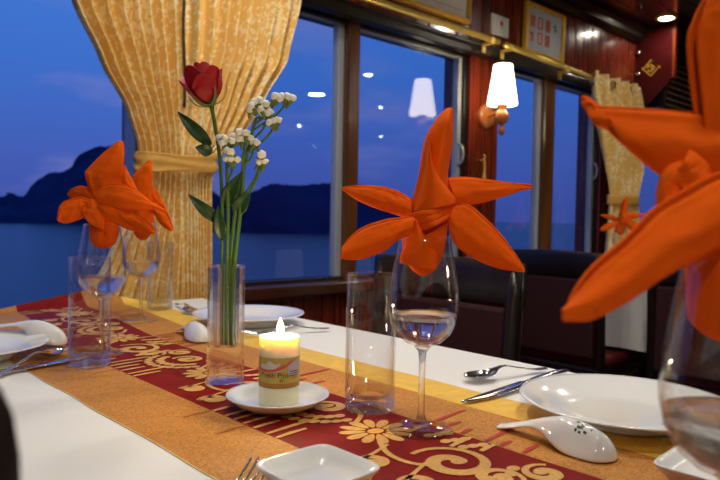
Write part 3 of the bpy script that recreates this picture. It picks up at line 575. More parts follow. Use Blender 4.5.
# ------------------------------------------------------------------ folded napkins
def petal_mb(A, B, f, bk, lip, n=40, m=21, seed=0.0):
    """pointed pocket of folded cloth between an open edge A and a fold edge B; f / bk: how far the two layers stand off"""
    A = cr(A, n); B = cr(B, n); mb = MB(); N = Vector((0, -1, 0)); rows = []
    for i in range(n):
        w = A[i]-B[i]; h = w.length; t = (A[min(i+1, n-1)]+B[min(i+1, n-1)]-A[max(i-1, 0)]-B[max(i-1, 0)]).normalized()
        nn = w.normalized().cross(t) if h > 1e-5 else N
        if nn.length < .2: nn = N
        nn.normalize()
        if nn.dot(N) < 0: nn = -nn
        k = min(1, h/.020)
        row = []
        for j in range(m):           # back layer: from open edge down to the fold
            q = 1-j/(m-1)
            row.append(B[i]+w*q*(1+1.5*lip/max(h, .004)*q)-nn*bk*.6*k*(1-abs(2*q-1)**2)+nn*(-.0016*q))
        for j in range(1, m):        # front layer: from the fold to the open edge, a soft ridge and a stitched hem
            q = j/(m-1)
            ridge = max(0, 1-abs(q-.42)/.42 if q < .42 else 1-(q-.42)/.58)
            prof = .55*math.sin(PI*q)+.45*ridge
            wr = (.0016*noise.noise((i*.13+seed, j*.16, seed*3.1))+.0007*noise.noise((i*.4+seed, j*.3, seed)))*k
            hem = -.0005*math.exp(-((q-.86)/.04)**2)*k*(1 if lip else 0)
            row.append(B[i]+w*q*(.965 if lip else 1)+nn*((f*.62*k if lip else f*k)*prof+wr+hem+(.0022*q if lip else 0)*k))
        rows.append(row)
    W = len(rows[0])
    mb.add([v for r in rows for v in r], [(i*W+j, i*W+j+1, (i+1)*W+j+1, (i+1)*W+j) for i in range(n-1) for j in range(W-1)])
    return mb
def sheet_mb(A, B, f, n=26, m=17):
    A = cr(A, n); B = cr(B, n); mb = MB()
    mb.grid(lambda u, v: A[round(v*(n-1))].lerp(B[round(v*(n-1))], u)+Vector((0, -f*(1-(2*u-1)**2), 0)), m, n); return mb
def core_mb(rows, n=44, m=30, seed=0.0, flat=.92):
    """cloth stuffed into the glass: pleated tapering bundle closed at the bottom; rows (centre x, half width, z)"""
    mb = MB(); R = cr(rows, m)
    def fn(u, v):
        c = R[round(v*(m-1))]; a = 2*PI*u
        r = c.y*(1-.055*(1+math.sin(3*a+seed+4*v))-.03*(1+math.sin(7*a+2*v+seed)))
        return (c.x+r*math.cos(a), r*flat*math.sin(a), c.z)
    mb.grid(fn, n, m, wrap=True); mb.f.append(tuple((m-1)*n+i for i in range(n))); mb.m.append(0); mb.sm.append(True); return mb
def napkin(loc, label, petals, core, extra=None, rz=YAW):
    t = thing('folded_napkin', label, 'napkin', loc, rz, 'orange napkins folded into stars')
    for k, p in enumerate(petals): petal_mb(*p, seed=k*1.7+loc[0]).build('petal', M['napkin'], t, solid=.0011)
    core_mb(core, seed=loc[1]*3).build('gathered_base', M['napkin'], t, solid=.0006)
    if extra: extra(t)
    return t
def star_extra(t):
    A, B, f, bk, lip = ROLL[0]; petal_mb(A, B, f, bk, 0, m=17).build('petal', M['napkin'], t, solid=.0010)
    A, B, f, bk, lip = WRAP[0]; sheet_mb(A, B, f).build('wrapped_edge', M['napkin'], t, solid=.0016)
    for A, B, f, bk, lip in BAND: petal_mb(A, B, f, bk, 0, m=7).build('band', M['napkin'], t, solid=.0008)
    for A, B, f, bk, lip in FLAP: sheet_mb(A, B, f).build('flap', M['napkin'], t, solid=.0012)

# ------------------------------------------------------------------ candle, vase, flowers
def candle(x, y, z):
    t = thing('candle', 'lit ivory pillar candle with a printed gold label band', 'candle', (x, y, z), YAW)
    R, H = .0229, .0765
    MB().lathe([(0, 0), (R-.001, 0), (R, .001), (R, H-.002), (R-.001, H), (R-.003, H), (R-.008, H-.003), (.006, H-.0045), (0, H-.0045)], 56).build('wax_body', M['wax'], t, recalc=True)
    wk = MB().tube([(0, 0, H-.006), (.0004, 0, H), (.001, 0, H+.005)], .0007, 6).build('wick', M['wick'], t)
    MB().lathe([(0, .0005), (.0030, .003), (.0046, .0065), (.0044, .0095), (.0030, .0145), (.0013, .0185), (0, .0212)], 20).build('flame', M['flame'], wk, loc=(.0006, 0, H), recalc=True)
    def arc(mb, a0, a1, z0, z1, off, mi, n=40, zf=None):
        def fn(u, v):
            a = a0+(a1-a0)*u
            lo, hi = (z0, z1) if zf is None else zf(u)
            zz = .0215+(lo+(hi-lo)*v-.0285)*.957; return ((R+off)*math.sin(a), -(R+off)*math.cos(a), zz)
        mb.grid(fn, n, 4, mi)
    b = MB(); arc(b, -PI, PI, .0285, .0345, .0003, 1, 72); arc(b, -PI, PI, .0345, .0640, .0003, 0, 72)
    # blossom print, red sprig and lettering wrapped on the band
    arc(b, -.95, .35, 0, 0, .0006, 2, 24, lambda u: (.0500-.003*math.sin(u*PI), .0505+.0085*math.sin(u*PI)**.6+.0015*math.sin(u*17)))
    arc(b, .55, 1.25, 0, 0, .0006, 3, 16, lambda u: (.0440-.004*u, .0575+.004*u))
    arc(b, -1.05, .75, 0, 0, .0009, 4, 24, lambda u: (.0482+.007*(u-.35)**2*4-.001, .0494+.007*(u-.35)**2*4+.0012*math.sin(u*PI)))
    arc(b, -.1, .35, 0, 0, .0011, 5, 12, lambda u: (.0500+.004*u, .0512+.0048*u+.0008*math.sin(u*PI)))
    lt = MB()
    for txt, size, ac, zc in (('Fresh Plus', .0078, -.12, .0438), ('45', .0050, .22, .0378)):
        vs, fs = text_mesh(txt, size)
        lt.add([((R+.0010)*math.sin(ac+vx/R), -(R+.0010)*math.cos(ac+vx/R), .0215+(zc+vy-.0285)*.957) for vx, vy, vz in vs], fs, 0, False)
    for k in range(3): arc(b, .62, 1.15, .0478-.0025*k, .0486-.0025*k, .0009, 6, 10)
    o = b.build('label_band', [M['label_gold'], M['label_brown'], M['label_grey'], M['label_lilac'], M['label_red'], M['label_red'], M['label_text']], t)
    o['label'] = 'gold label with lettering and red sprig'; lt.build('lettering', M['label_text'], o)
    l = bpy.data.lights.new('candle_light', 'POINT'); l.color = (1, .74, .38); l.energy = .6; l.shadow_soft_size = .004
    lo = bpy.data.objects.new('candle_light', l); C.objects.link(lo); lo.parent = t; lo.location = (0, 0, H+.025)
def vase(x, y):
    rz = YAW+.22
    t = thing('flower_vase', 'tall square clear glass vase holding the rose', 'vase', (x, y, TZ+.0018), rz)
    a = .0240; H = .152
    def sq(e, r): return [(r*superell(e)(q)*math.cos(q), r*superell(e)(q)*math.sin(q)) for q in [2*PI*(k+.5)/64 for k in range(64)]]
    rings = []
    for r, z, e in ((.001, 0, 9), (a-.001, 0, 9), (a, .001, 9), (a, H-.001, 9), (a-.0008, H, 9), (.0178, H, 3), (.0172, H-.0015, 2.2), (.0165, .050, 2.0), (.0150, .046, 2.0), (.001, .0445, 2)):
        rings.append([(px, py, z) for px, py in sq(e, r)])
    vs = [p for r in rings for p in r]; n = 64
    fs = [(k*n+i, k*n+(i+1) % n, (k+1)*n+(i+1) % n, (k+1)*n+i) for k in range(len(rings)-1) for i in range(n)]
    fs.append(tuple(range(n-1, -1, -1))); fs.append(tuple((len(rings)-1)*n+i for i in range(n)))
    mb = MB(); mb.add(vs, fs, 0, False)
    o = mb.build('vase_body', M['vase_glass'], t, recalc=True)
def leaf_mb(base, tip, w, bend, up=(0, -1, 0)):
    B, T = Vector(base), Vector(tip); d = T-B; side = d.cross(Vector(up)).normalized(); nrm = side.cross(d).normalized()
    def fn(u, v):
        s = 2*u-1; ww = w*math.sin(PI*min(1, v*.96+.04)**.8)**.9*(1-.12*v)
        return B+d*v+side*s*ww+nrm*(bend*math.sin(v*PI)+abs(s)*ww*.35)
    return MB().grid(fn, 9, 18)
def flowers(x, y):
    z0 = TZ+.0020
    # local frame: x to the viewer's right, y away, z up
    t = thing('rose', 'single dark red rosebud on a long leafy stem in the vase', 'rose', (x, y, z0), YAW)
    stem = cr(FLORA['stem'], 40)
    MB().tube(stem, [.0024]*30+[.0026]*7+[.003, .0036, .0040], 10).build('stem', M['stem'], t)
    c = Vector(FLORA['bloom']); ax = Vector((-.30, -.06, 1)).normalized()
    rot = Vector((0, 0, 1)).rotation_difference(ax).to_matrix()
    def rp(p): return c+rot@Vector(p)
    head = MB().lathe([(0, -.006), (.0045, -.005), (.0070, .001), (.0085, .005), (0, .006)], 16).build('flower_head', M['stem'], t, recalc=True)
    for v in head.data.vertices: v.co += c
    def rose_petal(a0, span, r, h, open_, tw, name='petal'):
        def fn(u, v):
            a = a0+(u-.5)*span*(1-.10*v)
            prof = math.sin(min(1, v*1.35+.12)*PI/2)
            rr = r*prof*(1-.30*v*(1-open_))+.006*open_*v**3
            e = 1-abs(2*u-1)**2.6*.32*v
            zz = h*v*e+.0015*math.sin(u*7+a0)
            curl = open_*.004*max(0, v-.75)/.25
            return rp(((rr+curl)*math.cos(a), (rr+curl)*math.sin(a), zz-curl*.6))
        MB().grid(fn, 15, 15).build(name, M['rose'], head, solid=.0008, sub=1)
    for k in range(3): rose_petal(k*2.1+.4, 2.9, .0125, .052, .0, 0)
    for k in range(3): rose_petal(k*2.1+1.3, 2.4, .0180, .050, .18, 0)
    for k in range(4): rose_petal(k*1.571+2.6, 1.9, .0225, (.045, .049, .043, .047)[k], (.7, .4, .55, .35)[k], 0)
    for k in range(4): rose_petal(k*1.571+3.3, 1.5, .0240, (.038, .034, .040, .036)[k], (.8, .5, .6, .7)[k], 0)
    for k in range(5):
        a = k*1.257+.3
        MB().grid(lambda u, v: rp(((.0042+.0190*math.sin(v*1.6)*1.0+.004*v*v)*math.cos(a)-(u-.5)*.009*(1-v)**.8*math.sin(a), (.0042+.0190*math.sin(v*1.6)+.004*v*v)*math.sin(a)+(u-.5)*.009*(1-v)**.8*math.cos(a), -.003+.020*v*v)), 5, 10).build('sepal', M['calyx'], head, solid=.0006)
    for b, e, w, bd in FLORA['leaves']: leaf_mb(b, e, w, bd).build('leaf', M['leaf'], t, solid=.0006)
    def sprig(stem_pts, branches, label):
        s = thing('statice_sprig', label, 'flower sprig', (x, y, z0), YAW, 'white statice sprigs')
        P = cr(stem_pts, 30); MB().tube(P, [.0027]*22+[.0022]*8, 8).build('stem', M['stem'], s)
        for (f, ex, ey, ez, n, sp) in branches:
            b = P[int(f*29)]; e = Vector((ex, ey, ez))
            if (e-b).length > .006:
                MB().tube(cr([b, b.lerp(e, .55)+Vector((.002, 0, -.003)), e], 10), .0016, 6).build('branch', M['stem'], s)
            cm, wm = MB(), MB()
            for k in range(n):
                q = e+Vector(((k+.5)/n*2*sp-sp, random.uniform(-.5, .5)*sp, random.uniform(-.5, 1.0)*sp*.7+.001))
                d = Vector((random.uniform(-.9, .9), random.uniform(-.9, .2), 1)).normalized()
                r3 = Vector((0, 0, 1)).rotation_difference(d).to_matrix()
                def place(mb, prof, nn, wav=0):
                    o0 = len(mb.v); kk = len(prof); vs = []
                    for i in range(nn):
                        a = 2*PI*i/nn
                        for r, z in prof:
                            w_ = 1+wav*math.sin(a*5+k)*(z > .006)
                            vs.append(q+r3@Vector((r*w_*math.cos(a), r*w_*math.sin(a), z)))
                    mb.add(vs, [(i*kk+j, ((i+1) % nn)*kk+j, ((i+1) % nn)*kk+j+1, i*kk+j+1) for i in range(nn) for j in range(kk-1)])
                place(cm, [(0, -.009), (.0018, -.007), (.0030, 0), (.0036, .004)], 8)
                place(wm, [(.0005, .001), (.0033, .002), (.0048, .0052), (.0043, .0082), (.0024, .0098), (0, .0090)], 12, .34)
            cm.build('calyx', M['calyx'], s); wm.build('blossom', M['blossom'], s)
        return s
    sprig(FLORA['s1'], FLORA['c1'], 'tallest white statice sprig reaching right of the rose')
    sprig(FLORA['s2'], FLORA['c2'], 'short white statice sprig close beside the rose stem')
    sprig(FLORA['s3'], FLORA['c3'], 'middle white statice sprig between the other two')

# ------------------------------------------------------------------ curtains
def interp(tab, z):
    for (z0, *a), (z1, *b) in zip(tab, tab[1:]):
        if z0 >= z >= z1:
            t = (z0-z)/(z0-z1); t = t*t*(3-2*t)*.35+t*.65
            return [p+(q-p)*t for p, q in zip(a, b)]
    return list(tab[-1][1:])
def panel_mb(tab, y0, folds, amp, ph, nu=150, nv=80, z_top=None, z_bot=None):
    """gathered cloth: tab rows are (z, left x, right x, fold depth)"""
    zt, zb = tab[0][0], tab[-1][0]
    def fn(u, v):
        z = zt+(zb-zt)*v; l, r, am = interp(tab, z)
        f = 2*PI*folds*(u+.018*math.sin(u*9+ph))+ph
        k = math.sin(f)+.35*math.sin(2*f+1.1+z*2)
        return (l+(r-l)*u, y0-am*amp*k+.004*noise.noise((u*6, z*5, ph)), z)
    return MB().grid(fn, nu, nv)
def curtain_large():
    t = thing('curtain', 'large gold brocade curtain tied back at the near table window', 'curtain', (.85, 1.632, .62))
    L = (-.85, -1.632, -.62)
    left = [(1.725, .50, .862, 1.), (1.62, .530, .864, 1.), (1.47, .578, .866, 1.), (1.34, .645, .866, .95), (1.23, .712, .868, .8), (1.15, .742, .872, .6), (1.10, .748, .872, .5), (1.05, .742, .872, .7), (.95, .705, .872, 1.), (.86, .665, .874, 1.1), (.76, .605, .875, 1.2), (.60, .56, .876, 1.2)]
    right = [(1.725, .871, 1.27, 1.), (1.62, .870, 1.250, 1.), (1.44, .869, 1.205, 1.), (1.31, .868, 1.125, .9), (1.18, .867, 1.045, .7), (1.12, .868, .968, .5), (1.09, .868, .962, .5), (1.03, .868, .955, .7), (.95, .868, .955, .9), (.86, .868, .957, .9), (.76, .869, .960, 1.), (.60, .87, .97, 1.)]
    panel_mb(left, 1.632, 8, .020, .3).build('panel', M['brocade'], t, loc=L, solid=.002)
    panel_mb(right, 1.634, 9, .020, 2.1).build('panel', M['brocade'], t, loc=L, solid=.002)
    MB().grid(lambda u, v: (.861+.013*u+.003*math.sin(v*9), 1.618+.012*u, 1.725-.47*v), 4, 30).build('edge_trim', M['lining'], t, loc=L, solid=.002)['label'] = 'dark lining edge between the two panels'
    def band(u, v):
        a = u*2*PI; z = 1.086+.048*v+.006*math.cos(a)
        k = 1+.035*noise.noise((math.cos(a)*5, math.sin(a)*5, v*2.5))+.02*math.sin(v*11+a*2); return (.855+.118*math.cos(a)*k, 1.632+.042*math.sin(a)*(k+.06*math.sin(a*9)), z+.003*math.sin(a*3+v*3)-.006*math.cos(a)*0-.010*(math.sin(a) < 0)*math.sin(a)*-.6)
    MB().grid(band, 110, 14, wrap=True).build('tieback', M['tieback'], t, loc=L, solid=.003)['label'] = 'plain gold satin tieback'
def curtain_far():
    t = thing('curtain', 'narrow gold curtain tied back on the far window with metal eyelets', 'curtain', (3.4, 1.62, .6))
    L = (-3.4, -1.62, -.6)
    tab = [(1.705, 3.05, 3.58, 1.), (1.62, 3.05, 3.63, 1.), (1.50, 3.09, 3.66, 1.), (1.38, 3.15, 3.67, .8), (1.25, 3.21, 3.665, .6), (1.14, 3.26, 3.62, .45), (1.09, 3.275, 3.60, .45), (1.02, 3.27, 3.62, .6), (.80, 3.25, 3.66, .8), (.62, 3.23, 3.70, .9)]
    panel_mb(tab, 1.625, 5, .024, .6).build('panel', M['brocade'], t, loc=L, solid=.002)
    def band(u, v):
        a = u*2*PI; return (3.437+.172*math.cos(a), 1.625+.035*math.sin(a), 1.06+.05*v)
    MB().grid(band, 60, 5, wrap=True).build('tieback', M['tieback'], t, loc=L, solid=.003)
    for xx in (3.075, 3.27, 3.44):
        MB().lathe([(.020+.007*math.cos(q), .006*math.sin(q)) for q in [2*PI*k/10 for k in range(10)]], 24, closed=True, axis='x').build('eyelet', M['steel'], t, loc=(xx-3.4, 1.628-1.62, 1.668-.6))
def rods():
    def rod(x0, x1, z0, z1, label, brk):
        t = thing('curtain_rod', label, 'curtain rod', (x0, 1.64, z0))
        MB().tube([(0, 0, 0), (x1-x0, 0, z1-z0)], .0125, 16).build('rod', M['brass'], t)
        for bx in brk:
            z = (z1-z0)*(bx)/(x1-x0)
            b = MB().box(bx-.012, bx+.012, -.006, 1.674-1.64, z-.022, z-.012); b.box(bx-.012, bx+.012, 1.668-1.64, 1.674-1.64, z-.05, z-.012); b.box(bx-.012, bx+.012, -.018, -.006, z-.022, z+.004)
            b.build('bracket', M['brass'], t, bevel=.002)
        return t
    rod(-.2, 2.30, 1.704, 1.706, 'thick brass curtain rod over the middle window', [.6, 2.44])
    rod(2.34, 3.33, 1.703, 1.672, 'brass curtain rod ending in the far curtain eyelets', [.03, .50])

# ------------------------------------------------------------------ wall things
def sconce():
    t = thing('wall_sconce', 'lit wall lamp with white tapered shade on the wooden post', 'wall lamp', (2.33, WY, 1.41))
    MB().lathe([(0, 0), (.052, 0), (.052, -.006), (.046, -.016), (.030, -.020), (0, -.021)], 36, axis='y').build('back_plate', M['sconce_wood'], t, recalc=True)
    cx, cy = -.115, -.165
    MB().tube(cr([(0, -.018, 0), (-.05, -.09, .002), (cx, cy, 0)], 14), .0055, 10).build('arm', M['brass'], t)
    p = [(0, -.105), (.006, -.103), (.011, -.095), (.013, -.085), (.010, -.074), (.006, -.068), (.008, -.064), (.016, -.058), (.0245, -.044), (.027, -.030), (.0245, -.016), (.015, -.004), (.008, .002), (0, .004)]
    MB().lathe(p, 28).build('turned_post', M['sconce_wood'], t, loc=(cx, cy, 0), recalc=True)
    MB().lathe([(0, .002), (.014, .003), (.024, .012), (.026, .022), (.016, .024), (0, .024)], 24).build('cup', M['brass'], t, loc=(cx, cy, 0), recalc=True)
    MB().lathe([(.002, .016), (.058, .016), (.0595, .018), (.0365, .172), (.0350, .174), (.0335, .172), (.055, .024), (.002, .024)], 40, closed=False).build('shade', M['shade'], t, loc=(cx, cy, 0), recalc=True)
def pictures():
    def frame(x0, x1, z0, z1, label, tilt=.05):
        t = thing('framed_picture', label, 'picture', ((x0+x1)/2, WY-.002, z0)); w = (x1-x0)/2; h = z1-z0
        t.rotation_euler = (tilt, 0, 0)
        f = MB(); rect_frame(f, -w, w, 0, h, -.022, 0, .020); rect_frame(f, -w+.006, w-.006, .006, h-.006, -.027, -.020, .008)
        f.build('frame', M['gilt'], t, bevel=.003); return t, w, h
    t, w, h = frame(1.72, 2.185, 1.765, 2.02, 'gilt framed cream sheet above the rod left of the switch', .03)
    b = MB().box(-w+.018, w-.018, -.012, -.008, .018, h-.018); b.add([(-w+.045, -.0125, .045), (w-.045, -.0125, .045), (w-.045, -.0125, .048), (-w+.045, -.0125, .048)], [(0, 1, 2, 3)], 1); b.build('sheet', [M['cream_paper'], M['stamp_orange']], t)
    t, w, h = frame(2.585, 2.915, 1.728, 1.958, 'gilt framed grey sheet with seven red stamp marks', .02)
    b = MB().box(-w+.018, w-.018, -.012, -.008, .018, h-.018)
    y = -.0125
    def q(x, z, a, c, mi, yy=y): b.add([(x-a, yy, z-c), (x+a, yy, z-c), (x+a, yy, z+c), (x-a, yy, z+c)], [(0, 1, 2, 3)], mi, False)
    for r, (z, n) in enumerate(((h*.66, 4), (h*.36, 3))):
        for k in range(n):
            x = -w+.062+k*.064
            if (r, k) == (0, 3):
                q(x, z, .004, .022, 2); q(x-.009, z+.006, .008, .004, 2); q(x+.009, z-.004, .008, .004, 2); continue
            if (r, k) == (1, 0):
                q(x-.012, z+.012, .008, .006, 2); q(x+.006, z+.014, .008, .004, 3)
                q(x, z-.006, .013, .018, 3); continue
            q(x, z, .021, .027, 1 if k else 3)
            for dz in (-.013, 0, .013): q(x+(-.003 if k % 2 else .003), z+dz, .012-.004*(dz == 0), .0028, 4 if k % 2 else 3 if k else 1, y-.0006)
            q(x, z, .0026, .020, 4 if k % 2 else 1, y-.0009)
    b.build('sheet', [M['paper'], M['stamp'], M['dark_ink'], M['stamp_orange'], M['cream_paper']], t)
    t = thing('wall_switch', 'square white wall switch with a red dot above the brass rod', 'switch', (2.408, WY, 1.808))
    MB().box(-.062, .062, -.012, 0, -.043, .043).build('switch_plate', M['white_plastic'], t, bevel=.004)
    rk = MB().box(-.020, .020, -.016, -.010, -.022, .022).build('rocker', M['white_plastic'], t, bevel=.002)
    MB().lathe([(0, -.0185), (.010, -.0180), (.012, -.015), (.012, -.010)], 16, axis='y').build('indicator', M['red_plastic'], rk, loc=(0, 0, .008), recalc=True)
    t = thing('tieback_hook', 'small brass hook with gold cord hanging on the post under the lamp', 'hook', (2.296, WY, 1.22))
    MB().tube(cr([(0, 0, 0), (0, -.02, .004), (0, -.03, .016), (0, -.022, .024)], 10), .003, 8).build('hook', M['brass'], t)
    MB().tube(cr([(0, -.022, .010), (.004, -.024, -.03), (.002, -.022, -.085)], 10), [.006]*7+[.008, .010, .008], 10).build('cord', M['tieback'], t)
def partition():
    t = bpy.data.objects.new('partition', None); C.objects.link(t); t.location = (3.745, 1.62, 1.60); struct(t, 'short red partition panel with the gold fret emblem', 'partition')
    pl = [(.10, 0), (.02, .035), (-.105, .165), (-.105, .458), (.10, .458)]
    MB().add([(x, y, z) for x in (-.012, .012) for y, z in pl], [(0, 1, 2, 3, 4), (9, 8, 7, 6, 5)]+[(i, 5+i, 5+(i+1) % 5, (i+1) % 5) for i in range(5)], 0, False).build('panel', M['partition_red'], t, bevel=.004, recalc=True)
    MB().box(-.018, .018, -.120, -.105, .165, .458).build('edge_strip', M['red_wood'], t, bevel=.003)
    for z in (.21, .33): MB().lathe([(0, -.022), (.010, -.021), (.013, -.012), (.013, 0)], 14, axis='x').build('stud', M['steel'], t, loc=(-.012, .080, z))
    # gold fret: bars of a square turned on its corner
    e = MB(); s = .0104; w = .0026
    def bar(u0, v0, u1, v1):
        c, q = math.cos(PI/4), math.sin(PI/4)
        du, dv = (w if u0 == u1 else 0), (w if v0 == v1 else 0)
        P = [(min(u0, u1)*s-(w if u0 == u1 else 0), min(v0, v1)*s-(w if v0 == v1 else 0)), (max(u0, u1)*s+(w if u0 == u1 else 0), min(v0, v1)*s-(w if v0 == v1 else 0)),
             (max(u0, u1)*s+(w if u0 == u1 else 0), max(v0, v1)*s+(w if v0 == v1 else 0)), (min(u0, u1)*s-(w if u0 == u1 else 0), max(v0, v1)*s+(w if v0 == v1 else 0))]
        vs = []
        for x in (-.0135, -.0115):
            for a, b in P:
                vs.append((x, -(a*c-b*q), a*q+b*c))
        e.add(vs, [(0, 1, 2, 3)[::-1], (4, 5, 6, 7), (0, 1, 5, 4), (1, 2, 6, 5), (2, 3, 7, 6), (3, 0, 4, 7)], 0, False)
    for b in ((-3.4, 3, 3, 3), (3, -3, 3, 3)[::1], (-3, -3.0, -3, 3.9), (-3, -3, 3.9, -3), (3, -3.9, 3, 2.2), (-1.6, 1.5, 1.2, 1.5), (1.5, -1.5, 1.5, 1.5), (-1.5, -1.5, 1.5, -1.5), (-1.5, -1.5, -1.5, .4), (-.2, 0, 1.5, 0), (0, -1.5, 0, 0), (-3, 0, -1.5, 0), (0, 1.5, 0, 3)): bar(*b)
    e.build('emblem', M['gilt'], t, loc=(0, .012, .235), recalc=True)['label'] = 'gold fret emblem on its corner'
M['partition_red'] = mat('dark red lacquer', (.055, .004, .005), rough=.25, coat=.4)
def louvre():
    t = thing('louvred_shutter', 'dark slatted shutter above the farthest window behind the far curtain', 'shutter', (3.80, 1.585, 1.625))
    for sx in (0, .80): MB().box(sx-.012, sx+.012, -.01, .09, 0, .30).build('side_rail', M['dark_wood'], t, bevel=.003)
    for k in range(8):
        z = .015+k*.035
        MB().add([(x, y, zz) for x in (.012, .788) for (y, zz) in ((.0, z), (.030, z+.016), (.030, z+.021), (.0, z+.005))], [(0, 1, 5, 4), (1, 2, 6, 5), (2, 3, 7, 6), (3, 0, 4, 7), (3, 2, 1, 0), (4, 5, 6, 7)], 0, False).build('slat', M['slat'], t, recalc=True)
M['slat'] = mat('dark slat with painted sheen', (.62, .50, .26), rough=.25, coat=.6)  # pale colour carries the light reflected off dark varnished slats
def lamps():
    # recessed ceiling lamps: (x, y, radius); unseen ones over near table, side aisles and large curtain added for brightness
    L = [(-.62, -.50, .062, 'behind the near end of the near table'), (.30, -1.30, .055, 'over the table behind the viewer'), (.55, .95, .042, 'added unseen over the far end of the near table'), (.95, 1.22, .042, 'added unseen to brighten the large curtain'), (.45, .10, .042, 'added unseen over the near end of the near table'), (1.30, .55, .05, 'added unseen over the aisle beside the near table'),
         (3.60, 1.50, .034, 'in the corner by the red partition'), (2.95, .95, .045, 'added unseen over the aisle to light the window wall'), (3.50, -.14, .034, 'over the far side of the neighbouring table'), (3.76, -1.08, .075, 'broad round one over the middle aisle'),  # the one before the wall lamp is unseen, added to light the wall
         (4.58, -1.10, .034, 'beyond the broad round one'), (4.88, -1.97, .034, 'third along the saloon'), (4.90, -2.80, .034, 'over the opposite tables'), (6.27, -2.80, .036, 'deep in the saloon'), (6.45, -4.4, .036, 'at the deepest end of the saloon')]
    for x, y, r, w in L:
        t = thing('ceiling_lamp', 'small lit recessed ceiling lamp '+w, 'ceiling lamp', (x, y, 2.06), 0, 'recessed ceiling lamps')
        MB().lathe([(r+.004, 0), (r+.022, 0), (r+.020, -.006), (r+.006, -.010), (r+.002, -.004), (r+.002, .0)], 32).build('trim_ring', M['brass'], t)
        MB().lathe([(0, -.007), (r*.7, -.006), (r, -.002), (r+.001, -.001)], 32).build('lens', M['lamp_low'] if r == .034 and y > 1 else M['lamp'], t)
# ------------------------------------------------------------------ chairs
def make_chair():
    """faces +x; back at x=0; width .46 along y, origin on the floor at the middle of the back"""
    t = thing('dining_chair', '', 'chair', (0, 0, 0), 0, 'dark high-backed dining chairs')
    hw, H = .225, .875
    for sy in (-1, 1):
        y = sy*(hw-.018)
        MB().tube([(-.050, y, 0), (-.012, y, .25), (0, y, .45), (-.004, y, .62), (-.020, y, .80), (-.026, y, H-.02)], [.019, .021, .023, .022, .020, .018], 12).build('leg', M['dark_wood'], t)
        MB().tube([(.385, y*.96, 0), (.388, y*.97, .22), (.388, y*.97, .43)], [.014, .018, .021], 10).build('leg', M['dark_wood'], t)
    def crest(u, v):
        a = v*2*PI; y = -hw+2*hw*u; top = H+.006*math.cos((u-.5)*PI)
        zc = (top+.775)/2; hz = (top-.775)/2
        cx = -.024; return (cx+.016*math.cos(a)*(abs(math.cos(a))**-.3 if abs(math.cos(a)) > .05 else 1), y, zc+hz*(abs(math.sin(a))**.5)*(1 if math.sin(a) >= 0 else -1))
    m = MB(); m.grid(lambda u, v: crest(v, u), 20, 16, wrap=True); n = 20
    m.f.append(tuple(range(n))); m.m.append(0); m.sm.append(True); m.f.append(tuple(15*n+i for i in range(n))[::-1]); m.m.append(0); m.sm.append(True)
    m.build('crest_rail', M['dark_wood'], t, recalc=True)
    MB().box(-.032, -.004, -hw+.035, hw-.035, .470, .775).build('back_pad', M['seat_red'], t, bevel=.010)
    MB().box(-.028, .395, -hw+.012, hw-.012, .385, .430).build('seat_frame', M['dark_wood'], t, bevel=.005)
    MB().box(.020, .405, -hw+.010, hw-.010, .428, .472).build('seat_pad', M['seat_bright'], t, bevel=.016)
    for sy in (-1, 1): MB().box(-.02, .385, sy*(hw-.018)-.009, sy*(hw-.018)+.009, .20, .228).build('stretcher', M['dark_wood'], t)
    return t

# ------------------------------------------------------------------ build everything
room()
window(1, -.7, .80, .66, 'left window behind the folded napkins, its sash slid open', None)
window(2, .97, 2.22, .745, 'middle two-pane window behind the flowers and centre napkin', (1.548, 1.605))
window(3, 2.42, 3.36, .745, 'right two-pane window beside the wall lamp', (2.815, 2.905))
window(4, 3.82, 4.70, .745, 'farthest window past the far curtain', None)
outside(); tables(); runner()
plate(.716, .330, .114, 'large white dinner plate at the right foreground setting')
plate(.749, 1.125, .112, 'white dinner plate behind the candle and vase')
plate(.241, 1.100, .112, 'white dinner plate at the left edge beside the spoon and knife')
square_dish(.333, .400, .0385, 0, 'small square white dish in front of the candle')
square_dish(.583, .190, .040, .03, 'small square white dish under the large foreground napkin')
saucer(.446, .609); candle(.446, .607, TZ+.0018+.0060)
wine_glass((.512, .450, TZ+.0018), 'stemmed wine glass holding the open napkin star at table centre')
wine_glass((.407, 1.016, TZ+.0020), 'stemmed wine glass behind the left tumbler holding a lotus napkin')
wine_glass((.595, 1.285, TZ+.0020), 'stemmed wine glass by the curtain, second in the left pair')
wine_glass((.374, .1145, TZ+.0020), 'large blurred wine glass at the right edge holding a napkin')
wine_glass((3.13, 1.49, TZ+.0005), 'small wine glass on the neighbouring table below the far curtain', False)
tumbler((.523, .538, TZ+.0020), 'tall clear tumbler just left of the centre wine glass')
tumbler((.364, .952, TZ+.0020), 'tall clear tumbler on the runner edge at left')
tumbler((.700, 1.415, TZ+.0018), 'tall clear tumbler standing by the curtain and white cloth')
napkin((.512, .450, TZ+.0020), 'orange napkin star with five points in the centre glass', STAR, CORE, star_extra)
napkin((.407, 1.016, TZ+.0020), 'orange lotus napkin in the glass behind the left tumbler', LOTUS, CORE_LOTUS)
napkin((.595, 1.285, TZ+.0020), 'orange napkin partly hidden in the glass by the curtain', LOTUS_BACK, CORE_BACK)
napkin((.374, .1145, TZ+.0020), 'large blurred orange napkin star at the right edge', BIG_STAR, CORE_BIG)
napkin((3.13, 1.49, TZ-.0195), 'tiny orange napkin star on the neighbouring table', STAR, CORE, star_extra, -1.12).scale = (1.1, 1.1, 1.1)
vase(.466, .754); flowers(.466, .754)
soup_spoon((.583, .402, TZ+.0018), -PI/2-.02, 'upturned white soup spoon with green mark beside the near plate', True)
soup_spoon((.3035, 1.1965, TZ+.0300), -.904, 'upturned white soup spoon leaning on the rim of the left plate', tilt=.19)
